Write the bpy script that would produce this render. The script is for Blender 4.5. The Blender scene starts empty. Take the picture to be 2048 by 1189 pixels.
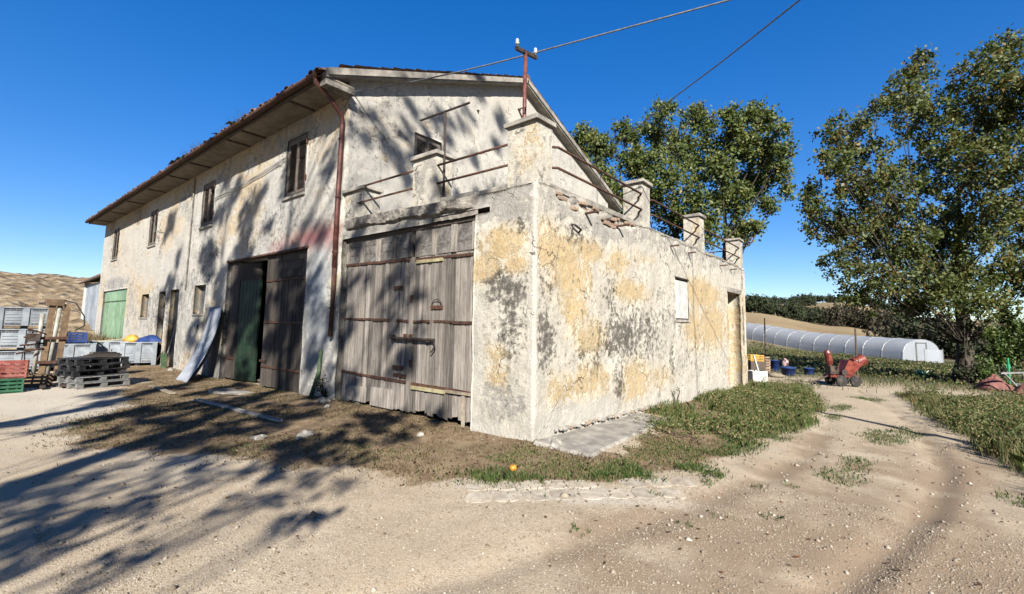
import bpy, bmesh, math, random
import numpy as np
from mathutils import Vector, Matrix
R = math.radians
random.seed(7); rng = np.random.default_rng(7)
scn = bpy.context.scene
COL = scn.collection

# ------------------------------------------------------------------ camera, sky, sun, exposure
YAW, PITCH, ROLL, FPX, CYP = R(39.1285), R(5.7557), R(.9393), 923.0, 557.7
CAM = np.array([3.864, -5.264, 1.6])
_f = np.array([-math.sin(YAW)*math.cos(PITCH), math.cos(YAW)*math.cos(PITCH), math.sin(PITCH)])
_r = np.array([math.cos(YAW), math.sin(YAW), 0.0]); _u = np.cross(_r, _f)
RT = _r*math.cos(ROLL)+_u*math.sin(ROLL); UP = -_r*math.sin(ROLL)+_u*math.cos(ROLL); FW = _f
cd = bpy.data.cameras.new('camera'); cam = bpy.data.objects.new('camera', cd); COL.objects.link(cam)
cam.matrix_world = Matrix(((RT[0], UP[0], -FW[0], CAM[0]), (RT[1], UP[1], -FW[1], CAM[1]), (RT[2], UP[2], -FW[2], CAM[2]), (0, 0, 0, 1)))
cd.sensor_width = 36.0; cd.lens = 36.0*FPX/2048.0; cd.shift_y = -(594.5-CYP)/2048.0
cd.clip_start = 0.05; cd.clip_end = 4000.0
scn.camera = cam

SUN_EL, SUN_AZ = R(31.0), math.atan2(.735, -.678)          # azimuth clockwise from +Y
world = bpy.data.worlds.new('World'); scn.world = world; world.use_nodes = True
wn = world.node_tree.nodes; wl = world.node_tree.links
sky = wn.new('ShaderNodeTexSky'); sky.sky_type = 'NISHITA'; sky.sun_disc = False
sky.sun_elevation = SUN_EL; sky.sun_rotation = SUN_AZ
sky.altitude = 800; sky.air_density = 1.0; sky.dust_density = 0.1; sky.ozone_density = 4.0
hs = wn.new('ShaderNodeHueSaturation'); hs.inputs['Saturation'].default_value = 1.57; hs.inputs['Hue'].default_value = .515
sg = wn.new('ShaderNodeGamma'); sg.inputs[1].default_value = .72; wl.new(sky.outputs[0], sg.inputs[0]); wl.new(sg.outputs[0], hs.inputs['Color'])
wl.new(hs.outputs[0], wn['Background'].inputs[0])
wn['Background'].inputs[1].default_value = 0.074
sd = bpy.data.lights.new('sun', 'SUN'); sun = bpy.data.objects.new('sun', sd); COL.objects.link(sun)
sd.energy = 5.0; sd.angle = R(0.53); sd.color = (1.0, .945, .86)
sdir = Vector((math.sin(SUN_AZ)*math.cos(SUN_EL), math.cos(SUN_AZ)*math.cos(SUN_EL), math.sin(SUN_EL)))
sun.rotation_euler = sdir.to_track_quat('Z', 'Y').to_euler(); sun.location = (10, -10, 30)
vs = scn.view_settings; vs.view_transform = 'Standard'; vs.look = 'None'; vs.gamma = 1.0; vs.exposure = 1.85
vs.use_curve_mapping = False
scn.cycles.max_bounces = 6; scn.cycles.diffuse_bounces = 3; scn.cycles.transparent_max_bounces = 8

# ------------------------------------------------------------------ measuring helpers (photo survey -> place)
def ray(x, y):
    v = FW*FPX+RT*(x-1024)-UP*(y-CYP); return v/np.linalg.norm(v)
def at(x, y, ax, val):
    d = ray(x, y); return CAM+d*((val-CAM[ax])/d[ax])
def at_depth(x, y, dep):
    d = ray(x, y); return CAM+d*(dep/(d@FW))

# ------------------------------------------------------------------ numpy noise
def _hash(ix, iy, iz):
    h = (ix*374761393+iy*668265263+iz*2147483647) & 0xffffffff
    h = ((h ^ (h >> 13))*1274126177) & 0xffffffff
    return ((h ^ (h >> 16)) & 0xffff)/65535.0
def vnoise(x, y, z=0.0):
    x, y, z = np.broadcast_arrays(np.asarray(x, float), np.asarray(y, float), np.asarray(z, float))
    ix, iy, iz = (np.floor(a).astype(np.int64) for a in (x, y, z))
    fx, fy, fz = x-ix, y-iy, z-iz
    fx, fy, fz = (a*a*(3-2*a) for a in (fx, fy, fz))
    o = 0
    for dx in (0, 1):
        for dy in (0, 1):
            for dz in (0, 1):
                o = o+_hash(ix+dx, iy+dy, iz+dz)*(fx if dx else 1-fx)*(fy if dy else 1-fy)*(fz if dz else 1-fz)
    return o
def fbm(x, y, z=0.0, oct=4):
    s, a, t = 0, .5, 0
    for k in range(oct):
        s = s+a*vnoise(np.asarray(x)*2**k+17.3*k, np.asarray(y)*2**k+5.1*k, np.asarray(z)*2**k); t += a; a *= .5
    return s/t
def sstep(a, b, x):
    t = np.clip((np.asarray(x, float)-a)/(b-a), 0, 1); return t*t*(3-2*t)

# ------------------------------------------------------------------ terrain
AZ = [-180, -100, -90, -78, -60, -30, -14, -12, -4, 4, 9, 20, 60, 180]
RR = [1, 15, 30, 45, 60, 80, 120, 200, 400, 700, 2500]
W = [-.05, -.1, .1, 2.3, 4.4, 6.7, 7.0, 6, 5, 5, 5]
TZ = [[0]*11, [0]*11, W, W, [-.05, -.1, 0, 1, 2, 3, 4, 5, 8, 8, 8], [-.1, -.3, -.5, -.4, 0, 1.5, 5, 8, 18, 18, 18],
      [-.1, -.35, -.55, -.65, -.4, 1.4, 5.8, 7.4, 21, 20, 20], [-.1, -.35, -.6, -.7, -.6, 1.0, 5.4, 7.2, 20.5, 20, 20],
      [-.1, -.38, -.65, -.8, -.85, -.2, 2.4, 4.0, 21.5, 20, 20], [-.1, -.4, -.7, -.95, -1.1, -1.1, -1.0, -.5, 9.5, 14, 14],
      [-.1, -.4, -.75, -1.1, -1.4, -1.6, -2, -1, 8, 12, 12], [0, -.3, -.6, -1, -1.2, -1.4, -1.5, -1, 8, 10, 10],
      [0, -.1, -.2, -.2, -.2, 0, 0, 0, 2, 2, 2], [0]*11]
AZ = np.array(AZ, float); LR = np.log(np.array(RR, float)); TZ = np.array(TZ, float)
def gh(x, y):
    x = np.asarray(x, float); y = np.asarray(y, float)
    dx, dy = x-CAM[0], y-CAM[1]; r = np.maximum(np.hypot(dx, dy), 1.001)
    az = np.degrees(np.arctan2(dx, dy)); lr = np.clip(np.log(r), 0, LR[-1]-1e-6)
    i = np.clip(np.searchsorted(AZ, az, side='right')-1, 0, len(AZ)-2); j = np.clip(np.searchsorted(LR, lr, side='right')-1, 0, len(LR)-2)
    a = (az-AZ[i])/(AZ[i+1]-AZ[i]); a = a*a*(3-2*a); b = (lr-LR[j])/(LR[j+1]-LR[j])
    zf = TZ[i, j]*(1-a)*(1-b)+TZ[i+1, j]*a*(1-b)+TZ[i, j+1]*(1-a)*b+TZ[i+1, j+1]*a*b
    zn = -.028*np.clip(y, 0, 14)-.1*sstep(-5, -9, x)
    near = 1-sstep(16, 32, r)
    n = (fbm(x*.7, y*.7, 3.1, 3)-.5)*.05+(fbm(x*4, y*4, 9.1, 3)-.5)*.022
    flat = sstep(0.0, .5, np.abs(y)+np.where(x > 0, 2, 0)) if False else 1
    rx_ = np.interp(y, [-4.5, -3, -1.3, .5, 2.5, 5, 9, 13], [2.3, 3.05, 3.62, 4.05, 4.3, 4.25, 3.9, 3.1])
    n = n-.036*np.exp(-((x-rx_)/.14)**2)-.028*np.exp(-((x-rx_+1.35)/.16)**2)+.012*np.exp(-((x-rx_-.2)/.09)**2)
    return zn*near+zf*(1-near)+n*near*flat
def P(x, y):                                   # ground point seen at this spot of the photo
    z = 0.0
    for _ in range(6):
        p = at(x, y, 2, z); z = float(gh(p[0], p[1]))
    return Vector((p[0], p[1], z))

# ------------------------------------------------------------------ mesh building
class MB:
    def __init__(s): s.v, s.f = [], []
    def add(s, vs_, fs):
        o = len(s.v); s.v += [tuple(v) for v in vs_]; s.f += [tuple(i+o for i in f) for f in fs]; return s
    def box(s, lo, hi, M=None, j=0.0):
        x0, y0, z0 = lo; x1, y1, z1 = hi
        p = [Vector(q) for q in ((x0, y0, z0), (x1, y0, z0), (x1, y1, z0), (x0, y1, z0), (x0, y0, z1), (x1, y0, z1), (x1, y1, z1), (x0, y1, z1))]
        if j: p = [q+Vector((random.uniform(-j, j) for _ in range(3))) for q in p]
        if M is not None: p = [M @ q for q in p]
        return s.add(p, ((3, 2, 1, 0), (4, 5, 6, 7), (0, 1, 5, 4), (1, 2, 6, 5), (2, 3, 7, 6), (3, 0, 4, 7)))
    def beam(s, a, b, w, h=None, up=(0, 0, 1)):
        a, b = Vector(a), Vector(b); h = h or w; d = (b-a); L = d.length; d.normalize()
        u = Vector(up)
        if abs(d.dot(u)) > .98: u = Vector((0, 1, 0))
        x = d.cross(u).normalized(); z = x.cross(d)
        M = Matrix(((x[0], d[0], z[0], a[0]), (x[1], d[1], z[1], a[1]), (x[2], d[2], z[2], a[2]), (0, 0, 0, 1)))
        return s.box((-w/2, 0, -h/2), (w/2, L, h/2), M)
    def tube(s, pts, rad, n=8, caps=True):
        pts = [Vector(p) for p in pts]; rad = rad if isinstance(rad, (list, tuple)) else [rad]*len(pts)
        o = len(s.v); prev = None
        for i, p in enumerate(pts):
            d = (pts[min(i+1, len(pts)-1)]-pts[max(i-1, 0)]).normalized()
            if prev is None:
                a = Vector((0, 0, 1)) if abs(d.z) < .9 else Vector((1, 0, 0)); x = d.cross(a).normalized()
            else:
                x = (prev-d*prev.dot(d)).normalized()
            prev = x; y = d.cross(x)
            for k in range(n):
                t = 2*math.pi*k/n; s.v.append(tuple(p+(x*math.cos(t)+y*math.sin(t))*rad[i]))
        for i in range(len(pts)-1):
            for k in range(n):
                s.f.append((o+i*n+k, o+i*n+(k+1) % n, o+(i+1)*n+(k+1) % n, o+(i+1)*n+k))
        if caps:
            s.f.append(tuple(o+k for k in reversed(range(n)))); s.f.append(tuple(o+(len(pts)-1)*n+k for k in range(n)))
        return s
    def lathe(s, prof, n=16, M=None):
        o = len(s.v)
        for r, z in prof:
            for k in range(n):
                t = 2*math.pi*k/n; q = Vector((r*math.cos(t), r*math.sin(t), z)); s.v.append(tuple(M @ q if M is not None else q))
        for i in range(len(prof)-1):
            for k in range(n):
                s.f.append((o+i*n+k, o+i*n+(k+1) % n, o+(i+1)*n+(k+1) % n, o+(i+1)*n+k))
        s.f.append(tuple(o+k for k in reversed(range(n)))); s.f.append(tuple(o+(len(prof)-1)*n+k for k in range(n)))
        return s
    def grid(s, fn, nu, nv, th=None):
        o = len(s.v)
        for i in range(nu+1):
            for k in range(nv+1): s.v.append(tuple(fn(i/nu, k/nv)))
        for i in range(nu):
            for k in range(nv):
                a = o+i*(nv+1)+k; s.f.append((a, a+nv+1, a+nv+2, a+1))
        return s
    def build(s, name, mat, parent=None, smooth=False, bevel=0.0):
        me = bpy.data.meshes.new(name); me.from_pydata([tuple(v) for v in s.v], [], s.f); me.update()
        if smooth: me.polygons.foreach_set('use_smooth', [True]*len(me.polygons))
        ob = bpy.data.objects.new(name, me); COL.objects.link(ob); me.materials.append(M_[mat] if isinstance(mat, str) else mat)
        if parent is not None: ob.parent = parent
        if bevel:
            b = ob.modifiers.new('bevel', 'BEVEL'); b.width = bevel; b.segments = 2; b.limit_method = 'ANGLE'
        return ob
def np_mesh(name, V, F, mat, parent=None, attrs=None, smooth=False):
    V = np.asarray(V, np.float32); F = np.asarray(F, np.int32); k = F.shape[1]
    me = bpy.data.meshes.new(name); me.vertices.add(len(V)); me.vertices.foreach_set('co', V.ravel())
    me.loops.add(F.size); me.loops.foreach_set('vertex_index', F.ravel())
    me.polygons.add(len(F)); me.polygons.foreach_set('loop_start', np.arange(0, F.size, k, dtype=np.int32))
    me.polygons.foreach_set('loop_total', np.full(len(F), k, np.int32))
    if smooth: me.polygons.foreach_set('use_smooth', np.ones(len(F), bool))
    for n, a in (attrs or {}).items():
        at_ = me.attributes.new(n, 'FLOAT', 'POINT'); at_.data.foreach_set('value', np.asarray(a, np.float32))
    me.update(calc_edges=True); me.validate()
    ob = bpy.data.objects.new(name, me); COL.objects.link(ob); me.materials.append(M_[mat] if isinstance(mat, str) else mat)
    if parent is not None: ob.parent = parent
    return ob
def tag(o, label=None, cat=None, group=None, kind=None):
    for k, v in (('label', label), ('category', cat), ('group', group), ('kind', kind)):
        if v: o[k] = v
    return o
def thing(name, label, cat, loc=(0, 0, 0), rz=0.0, group=None):
    o = bpy.data.objects.new(name, None); COL.objects.link(o); o.location = loc; o.rotation_euler = (0, 0, rz); o.empty_display_size = .2
    return tag(o, label, cat, group)
def copy_tree(o, parent=None):
    c = o.copy(); COL.objects.link(c)
    if parent is not None: c.parent = parent
    for ch in list(o.children): copy_tree(ch, c)
    return c

# ------------------------------------------------------------------ materials
M_ = {}
ALB = .42                                                    # common albedo level of all materials
class NT:
    def __init__(s, name):
        s.m = bpy.data.materials.new(name); s.m.use_nodes = True; s.t = s.m.node_tree; s.b = s.t.nodes['Principled BSDF']; s.out = s.t.nodes['Material Output']
        M_[name] = s.m; s.tc = None
    def n(s, t): return s.t.nodes.new(t)
    def L(s, a, b): s.t.links.new(a, b)
    def set(s, sock, v):
        if hasattr(v, 'links') or isinstance(v, bpy.types.NodeSocket): s.L(v, sock)
        elif isinstance(v, (tuple, list)): sock.default_value = tuple(v) if len(sock.default_value) == len(v) else tuple(v)+(1,)
        else: sock.default_value = v
    def co(s, scale=None, which='Object'):
        if s.tc is None: s.tc = s.n('ShaderNodeTexCoord')
        o = s.tc.outputs[which]
        if scale is None: return o
        m = s.n('ShaderNodeMapping'); s.L(o, m.inputs[0]); m.inputs['Scale'].default_value = scale; return m.outputs[0]
    def noise(s, scale, detail=4, rough=.55, vec=None, dist=0.0):
        n = s.n('ShaderNodeTexNoise'); n.inputs['Scale'].default_value = scale; n.inputs['Detail'].default_value = detail
        n.inputs['Roughness'].default_value = rough; n.inputs['Distortion'].default_value = dist
        s.L(vec if vec is not None else s.co(), n.inputs['Vector']); return n.outputs['Fac']
    def voro(s, scale, feature='F1', vec=None, out='Distance', rnd=1.0):
        n = s.n('ShaderNodeTexVoronoi'); n.feature = feature; n.inputs['Scale'].default_value = scale; n.inputs['Randomness'].default_value = rnd
        s.L(vec if vec is not None else s.co(), n.inputs['Vector']); return n.outputs[out]
    def attr(s, name, out='Fac'):
        n = s.n('ShaderNodeAttribute'); n.attribute_name = name; return n.outputs[out]
    def math(s, op, a, b=0.0, clamp=False):
        n = s.n('ShaderNodeMath'); n.operation = op; n.use_clamp = clamp; s.set(n.inputs[0], a); s.set(n.inputs[1], b); return n.outputs[0]
    def ss(s, x, a, b, lo=0.0, hi=1.0):
        n = s.n('ShaderNodeMapRange'); n.interpolation_type = 'SMOOTHSTEP'; s.set(n.inputs[0], x)
        for i, v in enumerate((a, b, lo, hi)): n.inputs[i+1].default_value = v
        return n.outputs[0]
    def ramp(s, f, stops):
        n = s.n('ShaderNodeValToRGB'); s.L(f, n.inputs[0]); e = n.color_ramp.elements
        while len(e) < len(stops): e.new(.5)
        for el, (p, c) in zip(e, stops): el.position = p; el.color = tuple(c)+(1,)
        return n.outputs[0]
    def mix(s, f, a, b, mode='MIX'):
        n = s.n('ShaderNodeMix'); n.data_type = 'RGBA'; n.blend_type = mode; s.set(n.inputs[0], f); s.set(n.inputs[6], a); s.set(n.inputs[7], b); return n.outputs[2]
    def rnd(s): return s.n('ShaderNodeObjectInfo').outputs['Random']
    def bump(s, h, strength=.3, dist=.02):
        n = s.n('ShaderNodeBump'); n.inputs['Strength'].default_value = strength; n.inputs['Distance'].default_value = dist
        s.L(h, n.inputs['Height']); s.L(n.outputs[0], s.b.inputs['Normal'])
    def fin(s, col, rough=.85, metal=0.0, spec=.3):
        col = s.mix(1.0, col, (ALB, ALB, ALB), 'MULTIPLY'); s.set(s.b.inputs['Base Color'], col); s.set(s.b.inputs['Roughness'], rough); s.b.inputs['Metallic'].default_value = metal
        s.b.inputs['Specular IOR Level'].default_value = spec; return s.m
def sc(c, k): return tuple(min(1, v*k) for v in c)

def simple(name, col, col2=None, scale=6.0, rough=.75, metal=0.0, var=.25, bump=.15, dirt=(.16, .13, .09), dirtamt=.35, spec=.3):
    t = NT(name); n1 = t.noise(scale, 6, .65); n2 = t.noise(scale*7, 5, .6); n3 = t.noise(scale*.45, 4, .6)
    c = t.mix(t.ss(n1, .35, .68), sc(col, 1-var), col2 or sc(col, 1+var*.6))
    c = t.mix(t.ss(n3, .5, .78, 0, dirtamt), c, dirt)
    c = t.mix(t.ss(n2, .55, .8, 0, .35), c, sc(col, .55))
    v = t.math('ADD', t.math('MULTIPLY', t.rnd(), .35), .8)
    c = t.mix(1.0, c, t_comb(t, v), 'MULTIPLY')
    t.bump(t.math('ADD', n2, t.math('MULTIPLY', n1, .6)), bump, .01)
    return t.fin(c, t.ss(n1, .2, .9, max(.05, rough-.12), min(1, rough+.12)), metal, spec)
def t_comb(t, v):
    n = t.n('ShaderNodeCombineColor')
    for i in range(3): t.L(v, n.inputs[i])
    return n.outputs[0]

simple('rust', (.085, .042, .028), (.17, .075, .04), 22, .85, .1, .4, .4, (.05, .03, .02), .5)
simple('red_pipe', (.135, .04, .032), (.20, .07, .05), 9, .55, 0, .3, .15, (.06, .03, .025), .5)
simple('dark_iron', (.045, .035, .032), (.09, .055, .04), 14, .7, .2, .3, .2)
simple('concrete', (.40, .37, .32), (.52, .48, .41), 4, .92, 0, .3, .5, (.14, .125, .11), .7)
simple('concrete_dark', (.24, .215, .185), (.40, .365, .31), 7, .92, 0, .4, .6, (.07, .065, .055), .8)
simple('brick', (.40, .24, .16), (.48, .36, .26), 16, .9, 0, .3, .6, (.42, .38, .31), .9)
simple('tile', (.26, .13, .085), (.36, .21, .14), 8, .9, 0, .35, .4, (.07, .065, .05), .9)
simple('soffit', (.33, .28, .22), (.42, .36, .28), 3, .9, 0, .25, .3, (.12, .09, .06), .7)
simple('old_grey', (.17, .155, .14), (.27, .25, .225), 14, .85, 0, .35, .4)
simple('old_beam', (.10, .075, .055), (.16, .12, .09), 12, .85, 0, .3, .4)
simple('shutter_wood', (.20, .165, .135), (.30, .25, .21), 16, .8, 0, .35, .3)
simple('green_metal', (.26, .44, .27), (.34, .52, .33), 2.5, .5, 0, .15, .06, (.30, .33, .22), .5)
simple('green_door_shaded_paint', (.009, .03, .014), (.02, .05, .024), 6, .6, 0, .35, .15, (.03, .03, .02), .6)  # green paint, its colour darkened to stand in for shade on the open leaf
simple('grey_sheet', (.36, .41, .47), (.44, .49, .54), 1.5, .5, 0, .12, .06, (.3, .3, .3), .3)
simple('white_sheet', (.27, .30, .35), (.38, .40, .44), 3, .45, 0, .15, .06, (.34, .33, .30), .5)
simple('bin_grey', (.30, .34, .38), (.38, .42, .46), 4, .55, 0, .12, .05, (.28, .26, .22), .5)
simple('bin_dark', (.12, .13, .14), (.17, .18, .19), 4, .6, 0, .2, .05)
simple('crate_blue', (.02, .05, .20), (.035, .08, .28), 5, .45, 0, .2, .04, (.06, .08, .16), .3)
simple('crate_red', (.26, .055, .04), (.35, .10, .075), 5, .5, 0, .25, .04, (.30, .2, .16), .5)
simple('crate_green', (.02, .11, .05), (.035, .16, .08), 5, .5, 0, .2, .04, (.05, .1, .05), .4)
simple('crate_yellow', (.66, .36, .04), (.74, .45, .09), 5, .5, 0, .2, .04)
simple('plastic_black', (.022, .022, .026), (.045, .045, .05), 6, .5, 0, .3, .1, (.12, .11, .10), .6)
simple('mast_tan', (.19, .12, .065), (.27, .175, .095), 5, .65, .1, .35, .2, (.12, .06, .035), .7)
simple('mast_pale', (.42, .42, .36), (.52, .50, .44), 6, .6, .1, .25, .15, (.2, .12, .07), .7)
simple('hydraulic', (.05, .04, .035), (.12, .07, .045), 10, .6, .2, .3, .2)
simple('machine_red', (.21, .038, .026), (.30, .065, .042), 5, .45, .0, .3, .1, (.2, .09, .06), .6)
simple('rubber', (.02, .02, .02), (.045, .042, .04), 12, .85, 0, .3, .2, (.2, .17, .13), .6)
simple('steel_grey', (.30, .30, .29), (.40, .40, .39), 10, .5, .3, .2, .1)
simple('alu_strip', (.48, .48, .47), (.58, .58, .57), 5, .45, .2, .15, .08, (.3, .26, .2), .4)
simple('wood_pale', (.40, .33, .23), (.50, .42, .31), 10, .85, 0, .3, .3)
simple('pale_yellow_wood', (.52, .46, .24), (.60, .54, .33), 9, .8, 0, .25, .3, (.16, .07, .035), .6)
simple('post_green', (.05, .11, .045), (.10, .17, .08), 10, .75, 0, .4, .2, (.1, .09, .06), .6)
simple('green_plastic', (.03, .30, .14), (.05, .40, .20), 5, .4, 0, .15, .04)
simple('white_paint', (.66, .65, .61), (.74, .73, .69), 5, .7, 0, .12, .15, (.4, .36, .3), .5)
simple('sack_pink', (.55, .36, .36), (.66, .46, .46), 6, .8, 0, .2, .2)
simple('tarp_red', (.17, .055, .042), (.26, .10, .08), 6, .75, 0, .3, .3)
simple('stone', (.38, .35, .30), (.52, .49, .43), 9, .92, 0, .3, .5)
simple('pale_stone', (.56, .48, .37), (.68, .60, .48), 9, .92, 0, .2, .5, (.40, .32, .22), .7)
simple('insulator', (.62, .64, .64), (.72, .74, .74), 10, .25, 0, .1, .02)
simple('cable', (.16, .16, .17), (.24, .24, .25), 20, .6, 0, .3, .1)
simple('white_cable', (.60, .60, .58), (.70, .70, .68), 12, .6, 0, .15, .1)
simple('inside', (.16, .14, .12), (.22, .19, .16), 2, .95, 0, .3, .3)
simple('orange_fruit', (.72, .30, .03), (.80, .40, .05), 20, .45, 0, .2, .1)

def wood(name, c1, c2, c3, green=None):                      # upright weathered boards, grain along z
    t = NT(name); r = t.rnd()
    vec = t.n('ShaderNodeVectorMath'); vec.operation = 'ADD'; t.L(t.co(), vec.inputs[0])
    cx_ = t.n('ShaderNodeCombineXYZ'); t.L(t.math('MULTIPLY', r, 37.0), cx_.inputs[0]); t.L(t.math('MULTIPLY', r, 91.0), cx_.inputs[2]); t.L(cx_.outputs[0], vec.inputs[1])
    mp = t.n('ShaderNodeMapping'); t.L(vec.outputs[0], mp.inputs[0]); mp.inputs['Scale'].default_value = (34, 34, 1.3)
    mp2 = t.n('ShaderNodeMapping'); t.L(vec.outputs[0], mp2.inputs[0]); mp2.inputs['Scale'].default_value = (150, 150, 5)
    g = t.noise(1, 6, .6, mp.outputs[0], .6); g2 = t.noise(1, 3, .6, mp2.outputs[0])
    big = t.noise(1.6, 5, .6, vec.outputs[0]); sp = t.noise(9, 5, .7, vec.outputs[0])
    c = t.ramp(g, [(.25, c3), (.45, c1), (.72, c2)])
    c = t.mix(t.ss(g2, .5, .72, 0, .6), c, sc(c3, .8))
    c = t.mix(t.ss(big, .46, .72, 0, .55), c, sc(c1, .45))
    c = t.mix(t.ss(sp, .62, .75, 0, .7), c, sc(c3, .6))
    v = t.math('ADD', t.math('MULTIPLY', r, .8), .5); c = t.mix(1.0, c, t_comb(t, v), 'MULTIPLY')
    t.bump(t.math('ADD', g, t.math('MULTIPLY', g2, .7)), .6, .012); t.fin(c, .88, 0, .2)
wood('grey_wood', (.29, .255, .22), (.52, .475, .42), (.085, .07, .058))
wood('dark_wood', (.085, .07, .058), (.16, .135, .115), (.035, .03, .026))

def plaster(name, pale1, pale2, och1, och2, grey, bs=.9):
    t = NT(name)
    n1 = t.noise(1.3, 4, .6); n2 = t.noise(3.6, 6, .72); n3 = t.noise(24, 4, .7); n4 = t.noise(110, 2, .6); n5 = t.noise(9, 5, .7)
    st = t.noise(1, 4, .65, t.co((6, 6, .6)))                 # downward runs
    k2 = t.math('SUBTRACT', n2, .5); k3 = t.math('SUBTRACT', n3, .5); k5 = t.math('SUBTRACT', n5, .5)
    def mask(a, lo, hi, w2, w3, w5, mx=1.0):
        v = t.math('ADD', t.math('ADD', t.attr(a), t.math('MULTIPLY', k2, w2)), t.math('ADD', t.math('MULTIPLY', k3, w3), t.math('MULTIPLY', k5, w5)))
        return t.ss(v, lo, hi, 0, mx)
    base = t.mix(t.ss(n1, .35, .65), pale1, pale2)
    base = t.mix(t.ss(n5, .42, .62, 0, .6), base, sc(pale1, .78))
    wash = mask('ochre', .08, .8, 1.8, .3, 1.0, .7); base = t.mix(wash, base, sc(och2, 1.12))
    om2 = mask('ochre', .46, .82, 2.6, 1.0, 2.4); oc = t.mix(t.ss(n5, .38, .62), och1, och2)
    c = t.mix(om2, base, oc)
    gm = mask('conc', .42, .72, 2.0, .3, 1.2); c = t.mix(gm, c, t.mix(t.ss(n5, .35, .65), sc(grey, .78), sc(grey, 1.12)))
    c = t.mix(t.ss(st, .52, .74, 0, .38), c, sc(grey, .66))
    gk = mask('grime', .26, .95, 2.2, 1.6, 3.2, .9); c = t.mix(gk, c, t.mix(t.ss(n3, .4, .6), (.06, .054, .047), (.15, .135, .115)))
    c = t.mix(t.ss(n3, .57, .70, 0, .4), c, sc(grey, .6))
    c = t.mix(t.attr('red'), c, (.36, .115, .12)); c = t.mix(t.attr('blue'), c, (.30, .37, .45))
    pm = mask('pale', .48, .75, 2.0, .5, 1.6, .85); c = t.mix(pm, c, t.mix(t.ss(n5, .35, .65), (.52, .49, .425), (.66, .63, .56)))
    wv = t.n('ShaderNodeVectorMath'); wv.operation = 'ADD'; t.L(t.co(), wv.inputs[0]); nn = t.n('ShaderNodeTexNoise'); nn.inputs['Scale'].default_value = 3.0; nn.inputs['Detail'].default_value = 3
    t.L(t.co(), nn.inputs['Vector']); sm = t.n('ShaderNodeVectorMath'); sm.operation = 'SCALE'; t.L(nn.outputs['Color'], sm.inputs[0]); sm.inputs['Scale'].default_value = .8; t.L(sm.outputs[0], wv.inputs[1])
    cr = t.voro(.9, 'DISTANCE_TO_EDGE', wv.outputs[0]); crm = t.math('MULTIPLY', t.ss(cr, 0.002, .012, 1, 0), t.ss(n1, .50, .60))
    fl = t.ss(n5, .66, .69)
    c = t.mix(t.math('MULTIPLY', crm, .7), c, (.06, .052, .045)); c = t.mix(t.math('MULTIPLY', fl, .6), c, sc(grey, .7))
    h = t.math('ADD', t.math('MULTIPLY', n3, .6), t.math('MULTIPLY', n4, .25)); h = t.math('ADD', h, t.math('MULTIPLY', mask('ochre', .62, .66, 2.6, .8, 2.2), .7)); h = t.math('ADD', h, t.math('MULTIPLY', mask('conc', .55, .59, 2.0, .3, 1.2), -.5)); h = t.math('ADD', h, t.math('MULTIPLY', n5, .8))
    h = t.math('SUBTRACT', h, t.math('MULTIPLY', crm, 1.0)); h = t.math('SUBTRACT', h, t.math('MULTIPLY', fl, .6))
    t.bump(h, bs, .03); t.fin(c, .93, 0, .15)
plaster('plaster', (.56, .535, .48), (.67, .635, .56), (.52, .40, .25), (.60, .49, .33), (.38, .37, .345), .42)
plaster('plaster_annex', (.60, .56, .47), (.73, .68, .575), (.56, .41, .21), (.66, .53, .33), (.46, .435, .385), .75)

def leaf_mat(name, stops, trans=.35, rough=.42):
    t = NT(name); c = t.ramp(t.attr('rnd'), stops); t.fin(c, rough+.1, 0, .22)
    tr = t.n('ShaderNodeBsdfTranslucent'); t.L(t.mix(1.0, c, (ALB, ALB, .55*ALB), 'MULTIPLY'), tr.inputs[0])
    mx = t.n('ShaderNodeMixShader'); mx.inputs[0].default_value = trans; t.L(t.b.outputs[0], mx.inputs[1]); t.L(tr.outputs[0], mx.inputs[2]); t.L(mx.outputs[0], t.out.inputs[0])
leaf_mat('leaf_poplar', [(0, (0.048, 0.083, 0.022)), (.45, (0.088, 0.136, 0.035)), (.78, (0.136, 0.184, 0.056)), (.93, (0.208, 0.200, 0.056)), (1, (0.288, 0.192, 0.064))])
leaf_mat('leaf_poplar2', [(0, (0.073, 0.109, 0.032)), (.4, (0.146, 0.198, 0.053)), (.75, (0.241, 0.278, 0.085)), (.92, (0.352, 0.314, 0.102)), (1, (0.410, 0.264, 0.088))])
leaf_mat('leaf_autumn', [(0, (0.065, 0.094, 0.026)), (.4, (0.124, 0.165, 0.045)), (.68, (0.189, 0.212, 0.065)), (.86, (0.295, 0.224, 0.071)), (1, (0.354, 0.177, 0.071))])
leaf_mat('leaf_ivy', [(0, (.05, .09, .02)), (.5, (.10, .16, .035)), (.85, (.17, .22, .06)), (1, (.26, .24, .07))])
leaf_mat('leaf_bush', [(0, (.022, .034, .014)), (.5, (.042, .060, .022)), (1, (.085, .085, .04))], .2, .6)
leaf_mat('leaf_brown_bush', [(0, (.035, .034, .02)), (.5, (.07, .06, .034)), (1, (.12, .10, .055))], .2, .6)
leaf_mat('grass_green', [(0, (0.042, 0.090, 0.017)), (.5, (0.084, 0.156, 0.030)), (.85, (0.144, 0.204, 0.054)), (1, (0.264, 0.228, 0.108))], .3, .5)
leaf_mat('grass_dry', [(0, (0.130, 0.088, 0.047)), (.4, (0.224, 0.159, 0.088)), (.75, (0.319, 0.248, 0.142)), (.9, (0.118, 0.142, 0.047)), (1, (0.142, 0.177, 0.059))], .25, .6)
leaf_mat('grass_mixed', [(0, (0.071, 0.120, 0.028)), (.4, (0.127, 0.177, 0.050)), (.65, (0.241, 0.227, 0.099)), (1, (0.382, 0.283, 0.142))], .3, .55)
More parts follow.
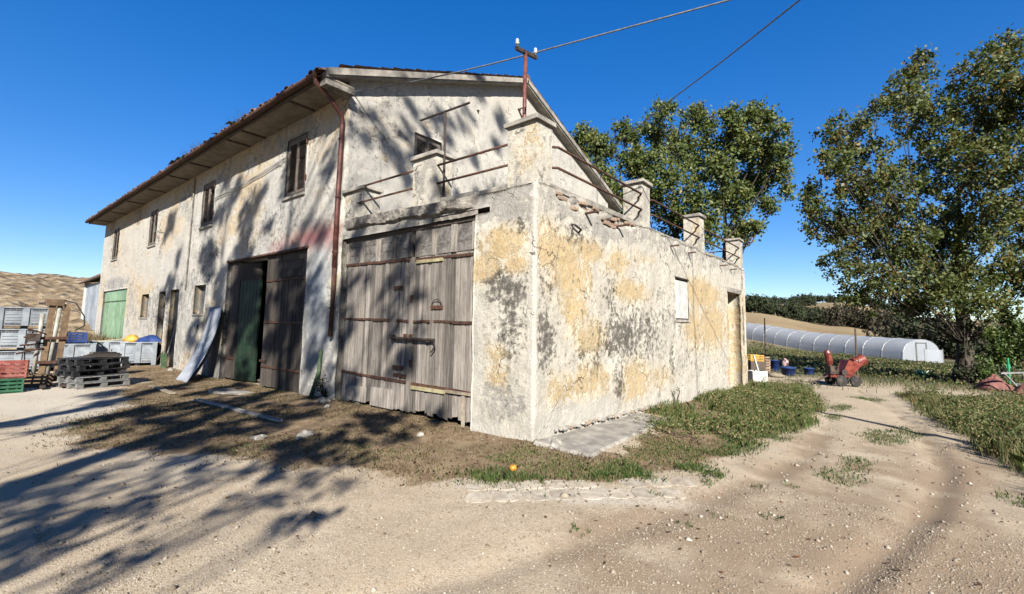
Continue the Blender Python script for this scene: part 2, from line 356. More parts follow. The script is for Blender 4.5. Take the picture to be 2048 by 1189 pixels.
leaf_mat('grass_bank', [(0, (0.059, 0.118, 0.024)), (.4, (0.118, 0.201, 0.047)), (.62, (0.201, 0.248, 0.071)), (.8, (0.330, 0.236, 0.118)), (1, (0.401, 0.319, 0.165))], .3, .55)
leaf_mat('fallen_leaf', [(0, (.08, .045, .02)), (.5, (.15, .08, .035)), (.8, (.22, .11, .04)), (1, (.26, .07, .03))], .1, .6)
t = NT('bark'); n1 = t.noise(1, 6, .65, t.co((9, 9, 2.2))); n2 = t.noise(24, 5, .7)
c = t.ramp(n1, [(.25, (.035, .028, .022)), (.5, (.10, .082, .066)), (.8, (.21, .18, .15))]); t.bump(t.math('ADD', n1, t.math('MULTIPLY', n2, .4)), .8, .05); t.fin(c, .95, 0, .1)
t = NT('pebble'); c = t.ramp(t.attr('rnd'), [(0, (.22, .17, .12)), (.4, (.36, .29, .21)), (.8, (.46, .39, .30)), (1, (.58, .53, .45))]); t.fin(c, .9, 0, .2)
# tunnel film
t = NT('film'); n1 = t.noise(.8, 5, .6); t.fin(t.mix(t.ss(n1, .3, .7), (.66, .71, .76), (.78, .82, .86)), .35, 0, .5)
tr = t.n('ShaderNodeBsdfTranslucent'); tr.inputs[0].default_value = (.42, .45, .49, 1); tp = t.n('ShaderNodeBsdfTransparent')
m1 = t.n('ShaderNodeMixShader'); m1.inputs[0].default_value = .45; t.L(t.b.outputs[0], m1.inputs[1]); t.L(tr.outputs[0], m1.inputs[2])
m2 = t.n('ShaderNodeMixShader'); m2.inputs[0].default_value = .2; t.L(m1.outputs[0], m2.inputs[1]); t.L(tp.outputs[0], m2.inputs[2]); t.L(m2.outputs[0], t.out.inputs[0])
# ground
t = NT('ground')
g1 = t.noise(.55, 6, .6); g2 = t.noise(4, 7, .68); g3 = t.noise(38, 5, .72); g4 = t.noise(150, 3, .7)
vd = t.voro(95, out='Distance'); vc = t.voro(95, out='Color')
gv = t.ramp(vc, [(0, (.34, .26, .175)), (.5, (.56, .46, .335)), (.85, (.70, .60, .47)), (1, (.80, .73, .62))])
dust = t.mix(t.ss(g1, .40, .60), (.58, .465, .31), (.70, .59, .425))
grav = t.mix(t.ss(t.math('ADD', g2, t.math('MULTIPLY', g3, .4)), .58, .82, .35, .85), dust, gv)
grav = t.mix(t.ss(g3, .52, .74, 0, .5), grav, (.20, .15, .105))
grav = t.mix(t.ss(g4, .54, .68, 0, .55), grav, (.22, .165, .11)); grav = t.mix(t.ss(g4, .32, .46, .45, 0), grav, (.78, .70, .58))
grav = t.mix(t.ss(t.math('ADD', t.attr('brown'), t.math('MULTIPLY', t.math('SUBTRACT', g2, .5), .8)),   .3, .9, 0, .8), grav, t.mix(g3, (.24, .165, .105), (.42, .31, .21)))
grav = t.mix(t.ss(t.math('ADD', t.attr('palepatch'), t.math('MULTIPLY', t.math('SUBTRACT', g2, .5), .8)), .4, .8, 0, .75), grav, t.mix(g3, (.60, .54, .44), (.76, .71, .61)))
soil = t.mix(t.ss(g2, .38, .62), (.20, .13, .08), (.36, .265, .165)); soil = t.mix(t.ss(g3, .48, .66, 0, .75), soil, (.38, .29, .18)); soil = t.mix(t.ss(g1, .5, .7, 0, .45), soil, (.13, .13, .055))
gm = t.ss(t.math('ADD', t.attr('soil'), t.math('MULTIPLY', t.math('SUBTRACT', g2, .5), .9)), .35, .65)
c = t.mix(gm, grav, soil)
fg1 = t.noise(.06, 5, .6); fg2 = t.noise(.9, 6, .7); fg3 = t.noise(9, 4, .7)
field = t.mix(t.ss(fg1, .35, .65), (.30, .215, .115), (.38, .29, .17)); field = t.mix(t.ss(fg2, .45, .7, 0, .5), field, (.22, .165, .085)); field = t.mix(t.ss(fg3, .4, .7, 0, .3), field, (.42, .34, .2))
c = t.mix(t.attr('field'), c, field)
crop = t.mix(t.ss(t.math('ADD', fg2, t.math('MULTIPLY', g2, .4)), .5, .85), (.045, .042, .03), (.085, .095, .035)); c = t.mix(t.attr('crop'), c, crop)
pv = t.voro(1.3, 'SMOOTH_F1'); plow = t.mix(t.ss(t.math('ADD', pv, t.math('MULTIPLY', fg2, .5)), .35, .95), (.46, .37, .25), (.22, .155, .09)); plow = t.mix(t.ss(g2, .4, .7, 0, .4), plow, (.36, .28, .18))
c = t.mix(t.attr('plow'), c, plow)
h = t.math('ADD', t.math('MULTIPLY', g3, .6), t.math('MULTIPLY', g4, .3)); h = t.math('SUBTRACT', h, t.math('MULTIPLY', vd, .5)); h = t.math('ADD', h, t.math('MULTIPLY', g2, .5))
b1 = t.n('ShaderNodeBump'); b1.inputs['Strength'].default_value = .55; b1.inputs['Distance'].default_value = .013; t.L(h, b1.inputs['Height'])
b2 = t.n('ShaderNodeBump'); b2.inputs['Distance'].default_value = .5; t.L(t.math('MULTIPLY', t.attr('plow'), .9), b2.inputs['Strength']); t.L(t.math('SUBTRACT', t.math('MULTIPLY', fg2, .6), pv), b2.inputs['Height']); t.L(b1.outputs[0], b2.inputs['Normal'])
t.L(b2.outputs[0], t.b.inputs['Normal']); t.fin(c, .95, 0, .1)

# ------------------------------------------------------------------ ground sheet (polar around the viewpoint, out to the horizon)
def ybound(x): return np.interp(x, [-40, -16, -12, -9, -5.2, -4.1, -3.3, -2.15, -1.35, -.24, .44, 1.1, 1.56, 2.1], [-1.2, -1.4, -1.8, -2.5, -4.4, -4.15, -3.8, -3.2, -2.6, -2.05, -1.75, -1.2, -.45, .28])
def xbank(y): return np.interp(y, [-1.2, .28, 1.97, 4.65, 8.5, 12, 15], [1.1, 2.05, 2.3, 2.55, 2.45, 1.9, 1.2])
def xverge(y): return np.interp(y, [-3, 0, 2.4, 4, 6.7, 11.5, 14], [6.6, 5.6, 5.0, 4.9, 4.6, 4.3, 4.0])
def blob(x, y, cx, cy, rx, ry, rot=0.0):
    c, s = math.cos(rot), math.sin(rot); dx, dy = x-cx, y-cy
    return np.exp(-(((dx*c+dy*s)/rx)**2+((-dx*s+dy*c)/ry)**2))
TUFTS = [(3.7, 4.6, .42, 1.0, .0), (3.45, 2.0, .25, .7, 0), (3.35, 1.2, .3, .45, .3), (4.0, 5.6, .3, .8, 0), (2.06, -.77, .13, .09, 0), (2.3, -.05, .14, .2, 0), (1.9, -1.95, .1, .13, 0), (2.5, -1.27, .1, .08, 0), (2.67, -.93, .12, .08, 0),
         (3.0, -.64, .13, .09, 0), (2.74, .21, .1, .1, 0), (3.0, .42, .1, .12, 0), (1.75, -.35, .16, .3, .4), (1.0, -1.3, .5, .16, .5), (2.9, 8.5, .3, 1.0, 0), (3.3, 11.5, .5, .8, 0), (2.9, 6.5, .2, .6, 0), (5.0, .6, .25, .5, 0), (4.75, 1.6, .2, .4, 0)]
def z_dry(x, y):      # litter and dry grass in front of the barn doors
    b = ybound(x); m = sstep(-.45, .55, y-b+(fbm(x*1.3, y*1.3, 1.7)-.5)*1.5+(fbm(x*6, y*6, 4.7)-.5)*.7)*(x < 2.2)*sstep(2.1, .9, x-.35*(y+1.5))
    m = m*(1-.95*blob(x, y, -9.6, -3.7, 3.2, .8, .05))*(y < .3)
    return np.clip(m, 0, 1)
def z_bank(x, y):     # weedy bank along the long wall
    e = xbank(y)+(fbm(x*1.2, y*.9, 8.3)-.5)*.9
    m = sstep(-.2, .2, e-x)*(x > -.1)*sstep(-1.3, -.9, y+.0*x+(1.1-x)*.55)*(y < 15)
    s = sstep(.12, -.12, x-(1.22-.17*y)+(fbm(x*3, y*3, 2.7)-.5)*.5)*sstep(3.9, 3.5, y)*sstep(-.45, -.15, y)
    return m*(1-.97*s)
def z_verge(x, y):
    e = xverge(y)+(fbm(x*1.1, y*1.1, 4.4)-.5)*.8
    return sstep(-.25, .3, x-e)*(y > -3)*(y < 14.5)
def z_tuft(x, y):
    m = 0
    for a in TUFTS: m = np.maximum(m, blob(x, y, *a))
    return m
nth, nr = 640, 430
th = np.linspace(0, 2*np.pi, nth, endpoint=False); rr = np.concatenate([[.35], np.geomspace(.6, 2500, nr-1)])
Rg, Tg = np.meshgrid(rr, th, indexing='ij'); GX = CAM[0]+Rg*np.sin(Tg); GY = CAM[1]+Rg*np.cos(Tg); GZ = gh(GX, GY)
azd = (np.degrees(Tg)+180) % 360-180
plow = sstep(-70, -78, azd)*sstep(-104, -98, azd)*sstep(22, 30, Rg)
clod = (fbm(GX*1.3, GY*1.3, 2.2, 3)-.5)*plow*sstep(25, 40, Rg)*sstep(400, 120, Rg); GZ = GZ+clod*1.3
near_tr = [np.exp(-((Rg*0+np.hypot(GX-0.2, GY-.2)-rad)/.16)**2) for rad in (3.4, 4.9)]
farm = sstep(15, 24, GY)*sstep(-25, -20, azd)*sstep(40, 30, azd)
crop = farm*sstep(75, 55, Rg)*sstep(16.5, 20, GY)
field = np.maximum(farm*(1-crop), sstep(30, 50, Rg)*(1-plow)*(1-farm))*(1-.0)
vz = z_verge(GX, GY); soil = np.clip(np.maximum.reduce([z_dry(GX, GY), z_bank(GX, GY)*.95, vz*.95, z_tuft(GX, GY)*.55, sstep(12.5, 16, GY)*(GX > 0)*.4]), 0, 1)*(1-farm)
def rutd(x, y, off): return np.abs(x-np.interp(y, [-4.5, -3, -1.3, .5, 2.5, 5, 9, 13], [2.3, 3.05, 3.62, 4.05, 4.3, 4.25, 3.9, 3.1])-off)
rn = fbm(GX*2.2, GY*2.2, 6.6, 4)
brown = np.clip(sstep(1.2, 3.2, GX)*.58*sstep(7, 0, GY)*(.4+1.2*rn)+blob(GX, GY, 2.6, -1.2, 2.0, .5, .45)*.75*rn*1.6+blob(GX, GY, 3.4, -2.6, 1.6, .7, .4)*.8*rn
    +np.exp(-(rutd(GX, GY, 0)/.035)**2)*.9*sstep(.42, .55, rn)+np.exp(-(rutd(GX, GY, -1.35)/.22)**2)*.35*rn*1.6+np.exp(-(rutd(GX, GY, .12)/.2)**2)*.3*rn*1.6+sstep(.55, .72, fbm(GX*.9, GY*.9, 3.9))*.35, 0, 1)
palep = np.clip(blob(GX, GY, 1.3, -1.35, 1.5, .38, .5)*1.0+blob(GX, GY, 2.6, 1.9, .35, 1.6)*.5+blob(GX, GY, -1, -3.4, 2.5, .6)*.35+blob(GX, GY, -9.6, -3.7, 3.2, .8)*.6+blob(GX, GY, -2.4, -.55, .7, .18)*.9+sstep(.5, -4, GX)*.45+blob(GX, GY, -8.2, -.7, .8, .3)*.8, 0, 1)
GZ = GZ-np.where((GX > -29) & (GX < -.3) & (GY > .5) & (GY < 12), .12, 0)
idx = np.arange(nr*nth).reshape(nr, nth); a = idx[:-1]; b = idx[1:]
F = np.stack([a, b, np.roll(b, -1, 1), np.roll(a, -1, 1)], -1).reshape(-1, 4)[:, ::-1]
V = np.stack([GX, GY, GZ], -1).reshape(-1, 3)
V = np.vstack([V, [[CAM[0], CAM[1], float(gh(CAM[0], CAM[1]))]]]); cid = len(V)-1
fan = np.stack([np.full(nth, cid), idx[0], np.roll(idx[0], -1), np.roll(idx[0], -1)], -1)
pad = lambda q: np.append(q.ravel(), 0)
ground = np_mesh('ground', V, F, 'ground', attrs=dict(soil=pad(soil), brown=pad(brown), palepatch=pad(palep), field=pad(field), crop=pad(crop), plow=pad(plow)), smooth=True)
tag(ground, 'tan gravel farmyard and track running out to dry fields and hills', kind='structure')

# ------------------------------------------------------------------ walls
def wall(name, org, ud, ul, vl, opens, thick, res, mat, parent, af=None, top=None, vbreak=None, rough=.012, edge=0.0, bulge=None, path=None, corner=None):
    ud = np.array(ud, float); up = np.array([0, 0, 1.0]); nn = np.cross(ud, up); org = np.array(org, float)
    def lines(L, es):
        e = sorted(set([0, L]+[v for v in es if 0 < v < L])); out = []
        for p, q in zip(e[:-1], e[1:]):
            k = max(1, int(round((q-p)/res))); out += list(np.linspace(p, q, k+1)[:-1])
        return np.array(out+[L])
    U = lines(ul, [v for o in opens for v in o[:2]]+([corner] if corner else [])); Vv = lines(vl, [v for o in opens for v in o[2:]]+([vbreak] if vbreak else []))
    UU, VV = np.meshgrid(U, Vv, indexing='ij'); Z = VV.copy()
    if top is not None:
        tp = top(UU); vb = vbreak; Z = np.where(VV > vb, vb+(VV-vb)*(tp-vb)/(vl-vb), VV)
    if path is None: pos = org+UU[..., None]*ud+Z[..., None]*up
    else:                                                   # runs along ud, then turns the corner to +Y
        c_ = corner; fl = np.minimum(UU, c_); sd_ = np.maximum(UU-c_, 0)
        pos = org+fl[..., None]*ud+sd_[..., None]*np.array([0, 1.0, 0])+Z[..., None]*up
        nn = np.where((UU < c_-1e-6)[..., None], np.array([0, -1.0, 0]), np.where((UU > c_+1e-6)[..., None], np.array([1.0, 0, 0]), np.array([1.0, -1.0, 0])))
    disp = (fbm(pos[..., 0]*2+pos[..., 1]*2.3, pos[..., 2]*2, 1.1, 4)-.5)*rough*2+(fbm(pos[..., 0]*9+pos[..., 1]*9, pos[..., 2]*9, 5.1, 2)-.5)*rough*.6
    if bulge is not None: disp = disp+bulge(UU, Z)
    fr = pos+nn*disp[..., None]
    if edge:
        w = sstep(vl-.25, vl, VV)*edge; fr[..., 2] += (fbm(UU*3, UU*0+2.2, 0, 4)-.75)*w*2
    nu, nv = len(U), len(Vv); cu = (U[:-1]+U[1:])/2; cv = (Vv[:-1]+Vv[1:])/2
    ok = np.ones((nu-1, nv-1), bool)
    for o in opens: ok &= ~((cu[:, None] > o[0]) & (cu[:, None] < o[1]) & (cv[None] > o[2]) & (cv[None] < o[3]))
    I = np.arange(nu*nv).reshape(nu, nv); N = nu*nv
    back = pos-nn*thick; back[..., 2] = fr[..., 2]
    ii, jj = np.nonzero(ok); q = np.stack([I[ii, jj], I[ii+1, jj], I[ii+1, jj+1], I[ii, jj+1]], -1)
    faces = [q, q[:, ::-1]+N]
    p = np.pad(ok, 1)
    for (di, dj, c0, c1) in ((-1, 0, (0, 1), (0, 0)), (1, 0, (1, 0), (1, 1)), (0, -1, (0, 0), (1, 0)), (0, 1, (1, 1), (0, 1))):
        m = ok & ~p[1+di:p.shape[0]-1+di, 1+dj:p.shape[1]-1+dj]
        i2, j2 = np.nonzero(m); A = I[i2+c0[0], j2+c0[1]]; B = I[i2+c1[0], j2+c1[1]]
        faces.append(np.stack([A, A+N, B+N, B], -1)[:, ::-1])
    Vt = np.vstack([fr.reshape(-1, 3), back.reshape(-1, 3)])
    att = af(UU, Z, pos) if af else {}
    at_ = {k: np.tile(np.clip(np.broadcast_to(att.get(k, 0.0), UU.shape), 0, 1.5).ravel(), 2) for k in ('ochre', 'grime', 'pale', 'conc', 'red', 'blue')}
    return np_mesh(name, Vt, np.vstack(faces), mat, parent, at_, smooth=False)
def blobs(u, z, L):
    m = 0
    for cu, cz, ru, rz, w in L: m = np.maximum(m, w*np.exp(-(((u-cu)/(ru*1.25))**2+((z-cz)/(rz*1.25))**2)**1.3))
    return m

# ================================================================== FARMHOUSE
HX0, HX1, HY1, HZ = -29.2, -5.17, 12.25, 6.68
house = thing('farmhouse', 'long two-storey old farmhouse with stained plaster, shutters and tiled roof', 'farmhouse', (0, 0, 0))
WIN = [(-7.97, -6.92, 4.72, 6.23), (-14.05, -12.95, 4.70, 6.16), (-20.33, -19.25, 4.66, 6.14), (-26.9, -25.75, 4.58, 6.15)]
DOOR = (-11.35, -6.6, -.15, 3.32); GREEN = (-27.95, -23.1, -.15, 3.0)
SMALL = [(-14.05, -13.06, 1.80, 2.74), (-20.5, -19.45, 1.68, 2.63), (-16.6, -15.65, -.15, 2.69), (-18.0, -17.2, -.15, 2.66)]
OPN = [(x0-HX0, x1-HX0, z0+.3, z1+.3) for x0, x1, z0, z1 in WIN+[DOOR, GREEN]+SMALL]
def af_front(u, z, p):
    x = u+HX0; z = z-.3; n = fbm(x*.5, z*.8, 4.4)
    return dict(ochre=sstep(.48, .68, n)*.55+.5*sstep(5.7, 6.4, z)+blobs(x, z, [(-22, 2.5, 2.2, 1.2, .5), (-24, 4, 3, 1.5, .35), (-12, 4.3, .8, .5, .5), (-10, 5.0, 1.0, .5, .4), (-16.6, 1.6, .5, 1.2, .6)])+sum(1.1*(x > a-.1)*(x < a+.06)*(z > c_-.1)*(z < d_+.05) for a, b, c_, d_ in SMALL),
                grime=sstep(.52, .75, fbm(x*.8, z*.6, 7.7))*.5+sstep(.7, .0, z)*.25+blobs(x, z, [(-8.5, 4.0, 1.2, .7, .4), (-13, 3.6, 1.0, .6, .35)]),
                conc=sstep(.5, .7, fbm(x*.45, z*.5, 2.9))*.6+sstep(.9, .2, z)*.4+blobs(x, z, [(-25.5, 3.3, 2.9, .35, .8), (-6, 1.2, .9, 1.2, .8)]),
                pale=sstep(.52, .72, fbm(x*.6, z*.9, 12.7))*.6, red=blobs(x, z, [(-6.3, 3.55, 1.1, .22, .85), (-8, 3.5, .6, .14, .5), (-5.7, 3.45, .4, .2, .6)]),
                blue=blobs(x, z, [(-6.05, 2.4, .35, .7, .6), (-5.9, 1.4, .4, .5, .35), (-9.2, 4.2, 1.0, 1.0, .18)]))
GW = (1.86, 2.76, 4.78, 6.42); UC = HX1-HX0
def gtop(u): return 7.0+.3+np.minimum(u, HY1-u)*.409
def af_gable(u, z, p):
    z = z-.3; n = fbm(u*.6, z*.7, 14.4)
    return dict(ochre=sstep(.5, .7, n)*.35, grime=sstep(.55, .75, fbm(u*.9, z*.5, 17.7))*.35, conc=sstep(.5, .72, fbm(u*.5, z*.5, 22.9))*.5, pale=sstep(.5, .7, fbm(u*.6, z*.9, 32.7))*.5+sstep(4.5, 7, u)*.25)
def af_house(u, z, p):
    A = af_front(u, z, p); B = af_gable(u-UC, z, p); w = (u > UC)
    return {k: np.where(w, B.get(k, 0), A[k]) for k in A}
wall('house_wall', (HX0, 0, -.3), (1, 0, 0), UC+HY1, 9.9, OPN+[(UC+GW[0], UC+GW[1], GW[2]+.3, GW[3]+.3)], .42, .085, 'plaster', house, af_house,
     top=lambda u: np.where(u < UC-1e-6, HZ+.32, gtop(np.clip(u-UC, 0, HY1))), vbreak=6.9, rough=.016, path=True, corner=UC)
wall('rear_wall', (HX1-.4, HY1, -.3), (-1, 0, 0), HX1-HX0-.8, HZ+.32, [], .4, .5, 'plaster', house)
wall('west_wall', (HX0, HY1, -.3), (0, -1, 0), HY1-.42, 9.9, [], .4, .3, 'plaster', house, top=lambda u: gtop(u+.0), vbreak=6.9)
MB().box((HX0+.4, .42, -.06), (HX1-.4, HY1-.4, -.02)).build('floor', 'inside', house)
MB().box((HX0+.4, .42, 3.6), (HX1-.4, HY1-.4, 3.8)).build('ceiling', 'inside', house)
MB().box((HX0+.4, 6.0, -.02), (HX1-.4, 6.2, 3.6)).build('partition', 'inside', house)

# roof: slab with verges, then tile courses
RX0, RX1, OV, RS = -29.4, -4.9, .68, .409
ZE = 7.09-OV*RS
def roofz(y): return 7.09+min(y, HY1-y)*RS
prof_top = [(-OV, roofz(-OV)), (HY1/2, roofz(HY1/2)), (HY1+OV, roofz(-OV))]
m = MB(); th_ = .16
pts = [(y, z-.02) for y, z in prof_top]+[(y, z-th_) for y, z in reversed(prof_top)]
for X in (RX0, RX1): m.v += [(X, y, z) for y, z in pts]
k = 6
for i in range(k): m.f.append((i, (i+1) % k, k+(i+1) % k, k+i))
m.f += [(0, 5, 4, 1), (1, 4, 3, 2), (6, 7, 10, 11), (7, 8, 9, 10)]
roof = m.build('roof', 'concrete', house)
m = MB()
for s, y0, y1 in ((1, -OV, HY1/2), (-1, HY1+OV, HY1/2)):                 # verge band, a step proud under the tiles
    d = Vector((0, y1-y0, roofz(HY1/2)-roofz(-OV))); n = Vector((0, -d.z, d.y)).normalized()*(1 if s > 0 else -1)
    a = Vector((0, y0, roofz(-OV))); b_ = Vector((0, y1, roofz(HY1/2)))
    q = [a+n*.03, b_+n*.03, b_-n*.11, a-n*.11]
    m.v_ = len(m.v); o = len(m.v); m.v += [(RX1-.02, *p.yz) for p in q]+[(RX1+.05, *p.yz) for p in q]
    m.f += [tuple(o+i for i in f) for f in ((0, 1, 2, 3), (7, 6, 5, 4), (0, 4, 5, 1), (1, 5, 6, 2), (2, 6, 7, 3), (3, 7, 4, 0))]
m.build('verge_band', 'concrete', roof)
CW = .222; NCOL = int((RX1-RX0)/CW)
def tile_mesh(L, r0, r1, n=6, th=.016):
    m = MB()
    for rr_, o_ in ((0, 0), (-th, 1)):
        for t_, r in ((0, r0), (1, r1)):
            for k in range(n+1):
                a = math.pi*k/n; m.v.append((math.cos(a)*(r+rr_), t_*L, math.sin(a)*(r+rr_)*.75))
    q = n+1
    for k in range(n):
        m.f += [(k, k+1, q+k+1, q+k), (2*q+k, 3*q+k, 3*q+k+1, 2*q+k+1), (k, 2*q+k, 2*q+k+1, k+1), (q+k, q+k+1, 3*q+k+1, 3*q+k)]
    return m
ang = math.atan(RS); tm = tile_mesh(.46, .105, .085)
first = None
for i in range(NCOL):
    if first is None:
        ob = tm.build('roof_tile', 'tile', roof, smooth=False); first = ob
    else:
        ob = first.copy(); COL.objects.link(ob); ob.parent = roof
    j = random.uniform(-.035, .03); zz = roofz(-OV)+.012+random.uniform(-.012, .02)
    ob.location = (RX0+CW*(i+.5), -OV-.10+j, zz-.04); ob.rotation_euler = (ang+random.uniform(-.03, .03), random.uniform(-.08, .08), random.uniform(-.06, .06))
# remaining courses as one corrugated sheet per slope (not one by one: out of sight from the yard)
for s in (1, -1):
    nx = NCOL*8; xs = np.linspace(RX0, RX1+.02, nx+1); Lr = (HY1/2+OV)/math.cos(ang); co_ = np.arange(.30 if s > 0 else 0, Lr, .36); rows = []
    for c_ in co_: rows += [(c_, .05), (min(c_+.355, Lr), .025)]
    col = np.arange(nx+1); wv = np.abs(np.sin((xs-RX0)/CW*np.pi))**.7*.075; jit = rng.uniform(-.012, .012, (len(rows), NCOL+1))[:, np.minimum(col//8, NCOL)]
    Vt = []
    for (d, hh), jj in zip(rows, jit):
        y = -OV+d*math.cos(ang); z = roofz(-OV)+d*math.sin(ang)+hh+wv+jj
        Vt.append(np.stack([xs, np.full_like(xs, y if s > 0 else HY1-y), z], -1))
    Vt = np.vstack(Vt); I = np.arange(len(Vt)).reshape(len(rows), nx+1)
    q = np.stack([I[:-1, :-1], I[:-1, 1:], I[1:, 1:], I[1:, :-1]], -1).reshape(-1, 4)
    tag(np_mesh('tile_courses', Vt, q if s > 0 else q[:, ::-1], 'tile', roof), kind='stuff')
m = MB()
for i in range(60):
    x = RX0+.2+i*.405
    m.tube([(x, HY1/2, roofz(HY1/2)+.03), (x+.44, HY1/2, roofz(HY1/2)+.05)], [.11, .13], 8)
tag(m.build('ridge_tiles', 'tile', roof), kind='stuff')
# soffit with joists
m = MB(); m.box((RX0+.05, -OV+.03, HZ-.015), (RX1-.03, -.02, HZ+.02)); m.build('soffit', 'soffit', house)
m = MB(); m.box((RX0+.03, -OV-.01, HZ-.03), (RX1-.01, -OV+.03, ZE-.03)); m.build('eaves_board', 'old_beam', house)
for i, x in enumerate((-6.6, -9.3, -10.3, -13.4, -15.6, -18.3, -21.4, -24.6, -27.6)):
    MB().box((x-.04, -OV+.04, HZ-.05), (x+.04, -.03, HZ-.016), j=.006).build('joist', 'old_beam', house)
m = MB(); m.box((RX1-.32, -OV+.0, HZ-.16), (RX1-.0, -.03, HZ-.055), j=.01); m.build('eaves_return', 'concrete_dark', house)
# gutter
m = MB(); n = 8; xs = np.linspace(RX0+.02, RX1-.15, 70); gy, gz, gr_ = -OV-.09, ZE-.045, .075
for th2, rr_ in ((0, gr_), (1, gr_-.008)):
    pass
def gfn(u, v):
    x = RX0+.02+u*(RX1-.17-RX0); a = math.pi+math.pi*v; sag = .012*math.sin(x*1.7)+.01*math.sin(x*.53+1)
    return (x, gy+math.cos(a)*gr_, gz+math.sin(a)*gr_+sag)
m.grid(gfn, 90, 8); gut = m.build('gutter', 'rust', house, smooth=True)
sl = gut.modifiers.new('thick', 'SOLIDIFY'); sl.thickness = .006
for i in range(26):
    x = RX0+.5+i*.94; MB().beam((x, gy-gr_-.008, gz+.006), (x, gy+gr_+.10, gz+.03), .025, .008).build('gutter_hook', 'rust', gut)
dp = MB().tube([(-5.18, gy, gz-.07), (-5.18, gy, gz-.16), (-5.2, -.35, 6.33), (-5.22, -.12, 6.12), (-5.24, -.075, 6.0), (-5.27, -.072, 4.2), (-5.25, -.075, 2.75)], .052, 10).build('downpipe', 'red_pipe', house, smooth=True)
MB().tube([(-5.25, -.075, 2.78), (-5.24, -.078, 2.0), (-5.26, -.075, 1.3)], [.047, .045, .047], 10).build('lower_pipe', 'rust', dp, smooth=True)
for z in (5.6, 4.3, 3.1, 1.9):
    MB().lathe([(.06, -.02), (.064, 0), (.06, .02)], 10, Matrix.Translation((-5.26, -.074, z))).build('pipe_clamp', 'rust', dp)

# louvred shutters in the upper windows
def shutters(parent, M, w, h, nm='window', gap=False):
    fr = MB()
    for a, b in (((0, 0), (.06, h)), ((w-.06, 0), (w, h)), ((.06, h-.06), (w-.06, h)), ((.06, 0), (w-.06, .05))): fr.box((a[0], -.0, a[1]), (b[0], .09, b[1]), M)
    win = fr.build('window_frame', 'shutter_wood', parent)
    MB().box((.06, .12, .05), (w-.06, .14, h-.06), M).build('backing', 'plastic_black', win)
    lw = (w-.13)/2
    for s in (0, 1):
        x0 = .062+s*(lw+.006); L = MB(); yo = random.uniform(-.03, -.005)
        for a, b in (((0, .06), (.05, h-.07)), ((lw-.05, .06), (lw, h-.07)), ((.05, .06), (lw-.05, .13)), ((.05, h-.14), (lw-.05, h-.07))):
            L.box((x0+a[0], yo, a[1]), (x0+b[0], yo+.04, b[1]), M)
        lf = L.build('shutter', 'shutter_wood', win)
        sm = MB(); z = .145
        while z < h-.17:
            if random.random() > .04:
                T = M @ Matrix.Translation((x0+lw/2, yo+.02, z+.02)) @ Matrix.Rotation(R(38+random.uniform(-5, 5)), 4, 'X')
                sm.box((-lw/2+.052, -.024, -.004), (lw/2-.052, .024, .004), T)
            z += .045
        s_ = sm.build('slats', 'shutter_wood', win); s_['kind'] = 'stuff'
    return win
for x0, x1, z0, z1 in WIN:
    wn_ = shutters(house, Matrix.Translation((x0, .03, z0)), x1-x0, z1-z0)
    MB().box((x0-.04, -.05, z0-.07), (x1+.04, .08, z0-.004), j=.004).build('window_sill', 'concrete', wn_)
    for hz in (.3, 1.2):
        MB().box((x1+.02, -.05, z0+hz), (x1+.05, .0, z0+hz+.12), j=.004).build('shutter_hinge', 'rust', wn_)
shutters(house, Matrix.Translation((HX1-.06, GW[0], GW[2])) @ Matrix.Rotation(R(90), 4, 'Z'), GW[1]-GW[0], GW[3]-GW[2])
m = MB(); m.tube([(HX1+.0, 4.11, 7.84), (HX1+.05, 4.11, 7.82)], .03, 8); m.build('wall_hook', 'dark_iron', house)

# green sheet-metal doors at the far end
gx0, gx1, _, gz1 = GREEN
ed = MB().box((gx0, .10, -.1), (gx1, .13, gz1)).build('green_door', 'green_metal', house)
for i, (a, b) in enumerate(((0, .235), (.235, .5), (.5, .74), (.74, 1))):
    w = gx1-gx0
    MB().box((gx0+a*w+.02, .07, -.08), (gx0+b*w-.02, .098, 2.42), j=.003).build('panel', 'green_metal', ed, bevel=.008)
    MB().box((gx0+a*w+.02, .07, 2.47), (gx0+b*w-.02, .098, gz1-.02), j=.003).build('panel', 'green_metal', ed, bevel=.008)
MB().box((gx0, .05, 2.425), (gx1, .099, 2.465)).build('door_rail', 'post_green', ed)
# small openings: boarded door leaf and dark rooms set back
MB().box((-18.0, .17, -.12), (-17.2, .20, 2.1)).build('door', 'dark_wood', house); MB().box((-16.6, .12, -.12), (-15.65, .15, 2.66)).build('door', 'plastic_black', house)
MB().box((-18.0, .14, 2.1), (-17.2, .21, 2.16)).build('door_lintel', 'old_beam', house)
for x0, x1, z0, z1 in SMALL[:2]:
    f_ = MB()
    for a in ((x0, z0, x0+.05, z1), (x1-.05, z0, x1, z1), (x0+.05, z1-.05, x1-.05, z1), (x0+.05, z0, x1-.05, z0+.05), ((x0+x1)/2-.02, z0+.05, (x0+x1)/2+.02, z1-.05)): f_.box((a[0], .17, a[1]), (a[2], .22, a[3]))
    wf = f_.build('window_frame', 'shutter_wood', house)
    for s in (0, 1):
        MB().box(((x0+x1)/2-(0 if s else .43), .19, z0+.05), ((x0+x1)/2+(.43 if s else 0), .20, z1-.05)).build('pane', 'bin_dark', wf)
    MB().box((x0-.04, -.04, z0-.06), (x1+.04, .1, z0-.004), j=.006).build('window_sill', 'concrete', wf)
MB().box((-13.5, -.035, 1.32), (-13.44, .0, 1.45)).build('wall_box', 'plastic_black', house)
